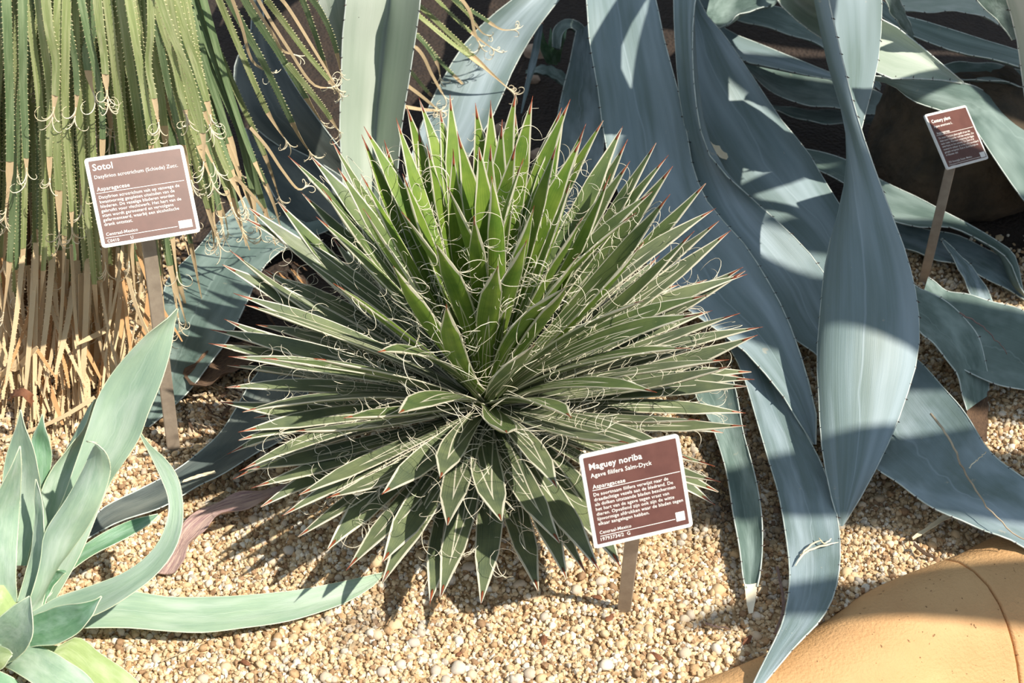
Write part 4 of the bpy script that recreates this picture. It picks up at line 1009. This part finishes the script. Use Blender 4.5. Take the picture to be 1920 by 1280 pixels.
plant_label('small brown plant label headed Century plant on a thin post before the boulder', [(1732, 213), (1812, 199), (1853, 295), (1778, 320)], .089, .0818, (1729, 536), .0135,
    [('Century plant', 15, 31, 84, .016, 1), ('Agave americana L.', 15, 46, 84, .004, 1), ('Asparagaceae', 15, 67, 58, .006, 1),
     ('De naam Century plant geeft al aan dat\ndeze soort bijzonder oud kan worden. De\ntaaie rozet. Wanneer omgeving uit rijgen\namericana en het seizoen. De plant is al\neeuwen in cultuur en in het wild verwilderd\ngeraakt verspreid. Ook in Zuid-Europa en\nin Nieuwe rest', 15, 82, 160, .004, 1.02),
     ('ZO Verenigde Staten, Mexico', 15, 158, 105, .004, 1), ('A0712        V', 15, 172, 50, .004, 1)],
    [(12, 178, 70), (12, 155, 163)], (158, 180, 150, 166))

# ------------------------------------------------------------------ rocks, litter
def rock(name, centre, size, mat, label, seed, cat='rock', group=None, sub=4, rough=.22):
    V, Fc = ico(sub); r = np.random.default_rng(seed); v = V.copy(); amp = rough
    for k in range(26):
        d = unit(r.normal(size=3)); h = r.uniform(.62, .95); s = v@d; v = v-np.clip(s-h, 0, None)[:, None]*d*.85
    for fq in (2.1, 4.3, 9.0):
        d = r.normal(size=(3, 3))*fq; p = r.uniform(0, 6, 3)
        v = v*(1+amp*.22*np.sin(V@d[0]+p[0])[:, None]*np.cos(V@d[1]+p[1])[:, None]); amp *= .6
    b = Buf(); b.add(v*np.array(size)+np.array(centre), Fc.tolist())
    o = build(name, b, M[mat], None)
    return tag(o, label, cat, group)
p = ph(1790, 410, .05); rock('boulder', (p[0]+.06, p[1]+.16, .075), (.20, .13, .14), 'rock', 'dark mossy boulder in the shade behind the small plant label', 3)
for (px, py, r, mt, lb) in [(1007, 100, .030, 'pale_rock', 'pale stone lying in the dark gap above the spiky agave'), (1000, 146, .016, 'pale_rock', 'small stone standing in for a sunlit spot below the pale stone'), (940, 240, .020, 'pale_rock', 'pinkish stone just behind the spiky agave tips'), (1010, 285, .018, 'pale_rock', 'orange-pink stone half hidden by the agave tips right of centre'), (1060, 280, .026, 'pale_rock', 'grey-pink stone behind the agave tips beside the broad leaf')]:  # the second, smallest one stands in for a bright sunlit spot
    p = ph(px, py, .012); rock('stone', (p[0], p[1], .008), (r, r*.8, r*.7), mt, lb, int(px), 'stone', sub=3)
p = ph(1716, 206, .19)
# little offset plant in the dark gap
pup = thing('agave_pup', 'tiny green offset plant glinting in the dark gap behind the spiky agave', 'agave', tuple(ph(1035, 125, .0)))
for st in ([(1026, 120, 1046, 120, .06), (1014, 95, 1030, 90, .10), (1012, 70, 1020, 68, .13), (1014, 52, 1015, 52, .145)], [(1030, 120, 1050, 118, .06), (1040, 90, 1054, 92, .10), (1052, 68, 1060, 72, .13), (1062, 54, 1063, 55, .14)], [(1028, 120, 1044, 122, .06), (1028, 88, 1040, 88, .10), (1030, 66, 1036, 66, .12), (1032, 52, 1033, 52, .13)]):
    traced_leaf(pup, st, M['young_green'], rows=14, cols=4, camber=.15, thick=.004, margin=None)

# fallen leaves and litter
def lone(name, st, mat, label, cat, **k):
    L = np.array([ph(s[0], s[1], s[4]) for s in st]); R = np.array([ph(s[2], s[3], s[5] if len(s) > 5 else s[4]) for s in st])
    A = spline(np.concatenate([L, R], 1), k.get('rows', 26)); b = Buf()
    sheet(b, A[:, :3], A[:, 3:6], None, 8, k.get('camber', .2), k.get('thick', .003), wave=k.get('wave', .003))
    return tag(build(name, b, M[mat], None), label, cat, k.get('group'))
lone('dead_leaf', [(540, 908, 538, 914, .012), (469, 920, 499, 937, .02), (424, 931, 450, 956, .022), (382, 954, 405, 968, .022), (341, 980, 378, 1000, .02), (328, 1022, 352, 1024, .018), (310, 1052, 345, 1050, .016), (294, 1074, 332, 1072, .012)], 'dead_purple', 'withered pinkish-purple leaf curled on the gravel left of the spiky agave', 'dead leaf', camber=.22)
lone('dead_leaf', [(1812, 968, 1800, 975, .02), (1780, 972, 1772, 965, .018), (1745, 992, 1742, 984, .016), (1712, 1012, 1710, 1006, .012)], 'fibre', 'short straw-coloured dry leaf end under the broad leaf near the kerb', 'dead leaf', rows=14, wave=.001)
lone('dead_leaf', [(1752, 1046, 1752, 1042, .010), (1735, 1040, 1736, 1034, .012), (1712, 1022, 1714, 1016, .012)], 'dead', 'small brown twisted leaf scrap lying by the kerb joint', 'dead leaf', rows=10, wave=.001)
lone('dead_leaf', [(342, 904, 345, 899, .034), (372, 895, 372, 889, .034), (405, 886, 402, 882, .032)], 'fibre', 'thin white dry sliver lying on the dark old leaf', 'dead leaf', rows=10, wave=.0005)
lone('dead_leaf', [(1455, 1062, 1460, 1062, .012), (1466, 1140, 1472, 1140, .012), (1452, 1185, 1456, 1187, .010)], 'dead_purple', 'thin purplish dry edge lying against the long leaf by the kerb', 'dead leaf', rows=12, wave=.001)
def twig(pts, r, mat, label):
    c = spline(np.array([ph(*p) for p in pts]), 26); b = Buf()
    c = c+rng.normal(size=c.shape)*.0006
    tube(b, c, np.linspace(r, r*.5, 26), 5)
    return tag(build('twig', b, M[mat], None), label, 'twig')
twig([(1745, 775, .085), (1785, 830, .082), (1802, 870, .08), (1830, 920, .078), (1870, 970, .075), (1900, 1000, .07), (1925, 1012, .066)], .0016, 'grey_straw', 'long thin twig lying across the broad leaf at the right')
twig([(1816, 876, .08), (1832, 862, .082), (1850, 846, .085)], .0008, 'fibre', 'short pale twig lying across the broad leaf at the right')
twig([(1800, 586, .10), (1840, 610, .085), (1870, 640, .07), (1888, 662, .062)], .0013, 'dead_purple', 'dark thin stalk lying on the green leaf at the right edge')
twig([(1322, 1168, .009), (1345, 1174, .010), (1368, 1178, .009)], .0015, 'dead_purple', 'small reddish twig on the gravel right of the Maguey label')
twig([(1240, 1080, .01), (1270, 1060, .012), (1300, 1040, .012), (1335, 1025, .01)], .0006, 'straw', 'fine straw stalk on the gravel right of the Maguey label post')
twig([(300, 1240, .01), (345, 1222, .012), (378, 1205, .012), (388, 1195, .01)], .0009, 'straw', 'thin pale stalk on the gravel below the long lying leaf')
for k in range(26):
    px, py = random.uniform(345, 470), random.uniform(715, 800)
    if py > 700+(470-px)*.9+10: px -= 20
    a = random.uniform(.2, 1.4)*random.choice((1, 1, -1)); l = random.uniform(14, 40)
    lone('dry_leaf_fragment', [(px-2, py, px+3, py+3, .012+.004*random.random()), (px+l*.5*math.cos(a)-2, py+l*.5*math.sin(a), px+l*.5*math.cos(a)+4, py+l*.5*math.sin(a)+3, .016), (px+l*math.cos(a), py+l*math.sin(a), px+l*math.cos(a)+3, py+l*math.sin(a)+2, .012)], random.choice(('grey_straw', 'grey_straw', 'dead')), 'grey dry leaf fragment among the litter beside the Sotol label post', 'litter', rows=8, wave=.0006, thick=.0015, group='dry leaf fragments by the sotol post')
for k in range(16):
    px, py = random.uniform(470, 640), random.uniform(420, 640)
    a = random.uniform(.5, 1.1); l = random.uniform(30, 70)
    lone('dry_leaf_fragment', [(px-3, py, px+4, py+4, .012), (px+l*.5*math.cos(a)-4, py+l*.5*math.sin(a), px+l*.5*math.cos(a)+5, py+l*.5*math.sin(a)+4, .018), (px+l*math.cos(a), py+l*math.sin(a), px+l*math.cos(a)+3, py+l*math.sin(a)+2, .012)], random.choice(('straw_red', 'dead', 'dead')), 'brown dry leaf strip on dark soil behind the left of the spiky agave', 'litter', rows=8, wave=.001, thick=.0015, group='dry strips behind the spiky agave')
def scar(parent, lines, name='scar'):
    b = Buf()
    for pts, r in lines:
        c = spline(np.array([ph(*p) for p in pts]), 10)+rng.normal(size=(10, 3))*.0004
        tube(b, c, np.interp(np.linspace(0, 1, 10), [0, .2, .8, 1], [r*.4, r, r, r*.3]), 5)
    build(name, b, M['fibre'], parent)
long_leaf = [o for o in century.children if o.name.startswith('leaf')][4]
for ln in (([(1492, 1060, .041), (1510, 1035, .04), (1535, 1025, .04), (1572, 1016, .04)], .0013), ([(1535, 1008, .039), (1545, 1018, .04), (1560, 1008, .04)], .0010), ([(1500, 1040, .04), (1525, 1018, .04), (1540, 1012, .04)], .0011), ([(1465, 1186, .048), (1470, 1182, .048), (1474, 1180, .048)], .0014), ([(1478, 1192, .047), (1482, 1190, .047), (1486, 1188, .047)], .0020)):
    scar(long_leaf, [ln])
traced_leaf(century, [(1300, 256, 1306, 254, .165), (1318, 274, 1330, 266, .155), (1340, 288, 1350, 276, .145), (1362, 300, 1366, 294, .135)], M['fibre'], rows=12, cols=4, camber=.2, thick=.002, margin=None, name='dry_edge', wave=.002)
L = [pd(14, 752, 1.30), pd(28, 742, 1.29), pd(45, 745, 1.285), pd(60, 764, 1.29)]; R_ = [pd(20, 738, 1.31), pd(34, 728, 1.30), pd(56, 732, 1.295), pd(63, 752, 1.30)]
A = spline(np.concatenate([np.array(L), np.array(R_)], 1), 14); b = Buf(); sheet(b, A[:, :3], A[:, 3:], None, 6, .25, .003, wave=.002)
tag(build('dead_leaf', b, M['bark'], None), 'rust-brown scrap caught in the straw skirt of the sotol', 'dead leaf')
for k, (px, py) in enumerate([(1142, 1168), (1120, 1131), (650, 870), (860, 1228), (1020, 1205), (1230, 1240), (1100, 1060), (460, 1245), (420, 860), (1400, 1205)]):
    p = ph(px, py, .0); V, Fc = ico(2); r = np.random.default_rng(k); sz = r.uniform(.003, .0062)
    a = r.uniform(0, 3); cs, sn = math.cos(a), math.sin(a)
    v = V*(1+r.uniform(-.3, .3, (len(V), 1)))*np.array([sz*1.3, sz*.6, sz*.4]); v = np.column_stack([v[:, 0]*cs-v[:, 1]*sn, v[:, 0]*sn+v[:, 1]*cs, v[:, 2]])
    b = Buf(); b.add(v+np.array([p[0], p[1], float(gz(p[0], p[1]))+.006]), Fc.tolist())
    tag(build('bark_chip', b, M['bark'], None, smooth=False), 'small red-brown bark chip lying loose on the gravel', 'bark chip', 'bark chips on the gravel')
for o in list(bpy.data.objects):
    if '_base' in o: del o['_base']
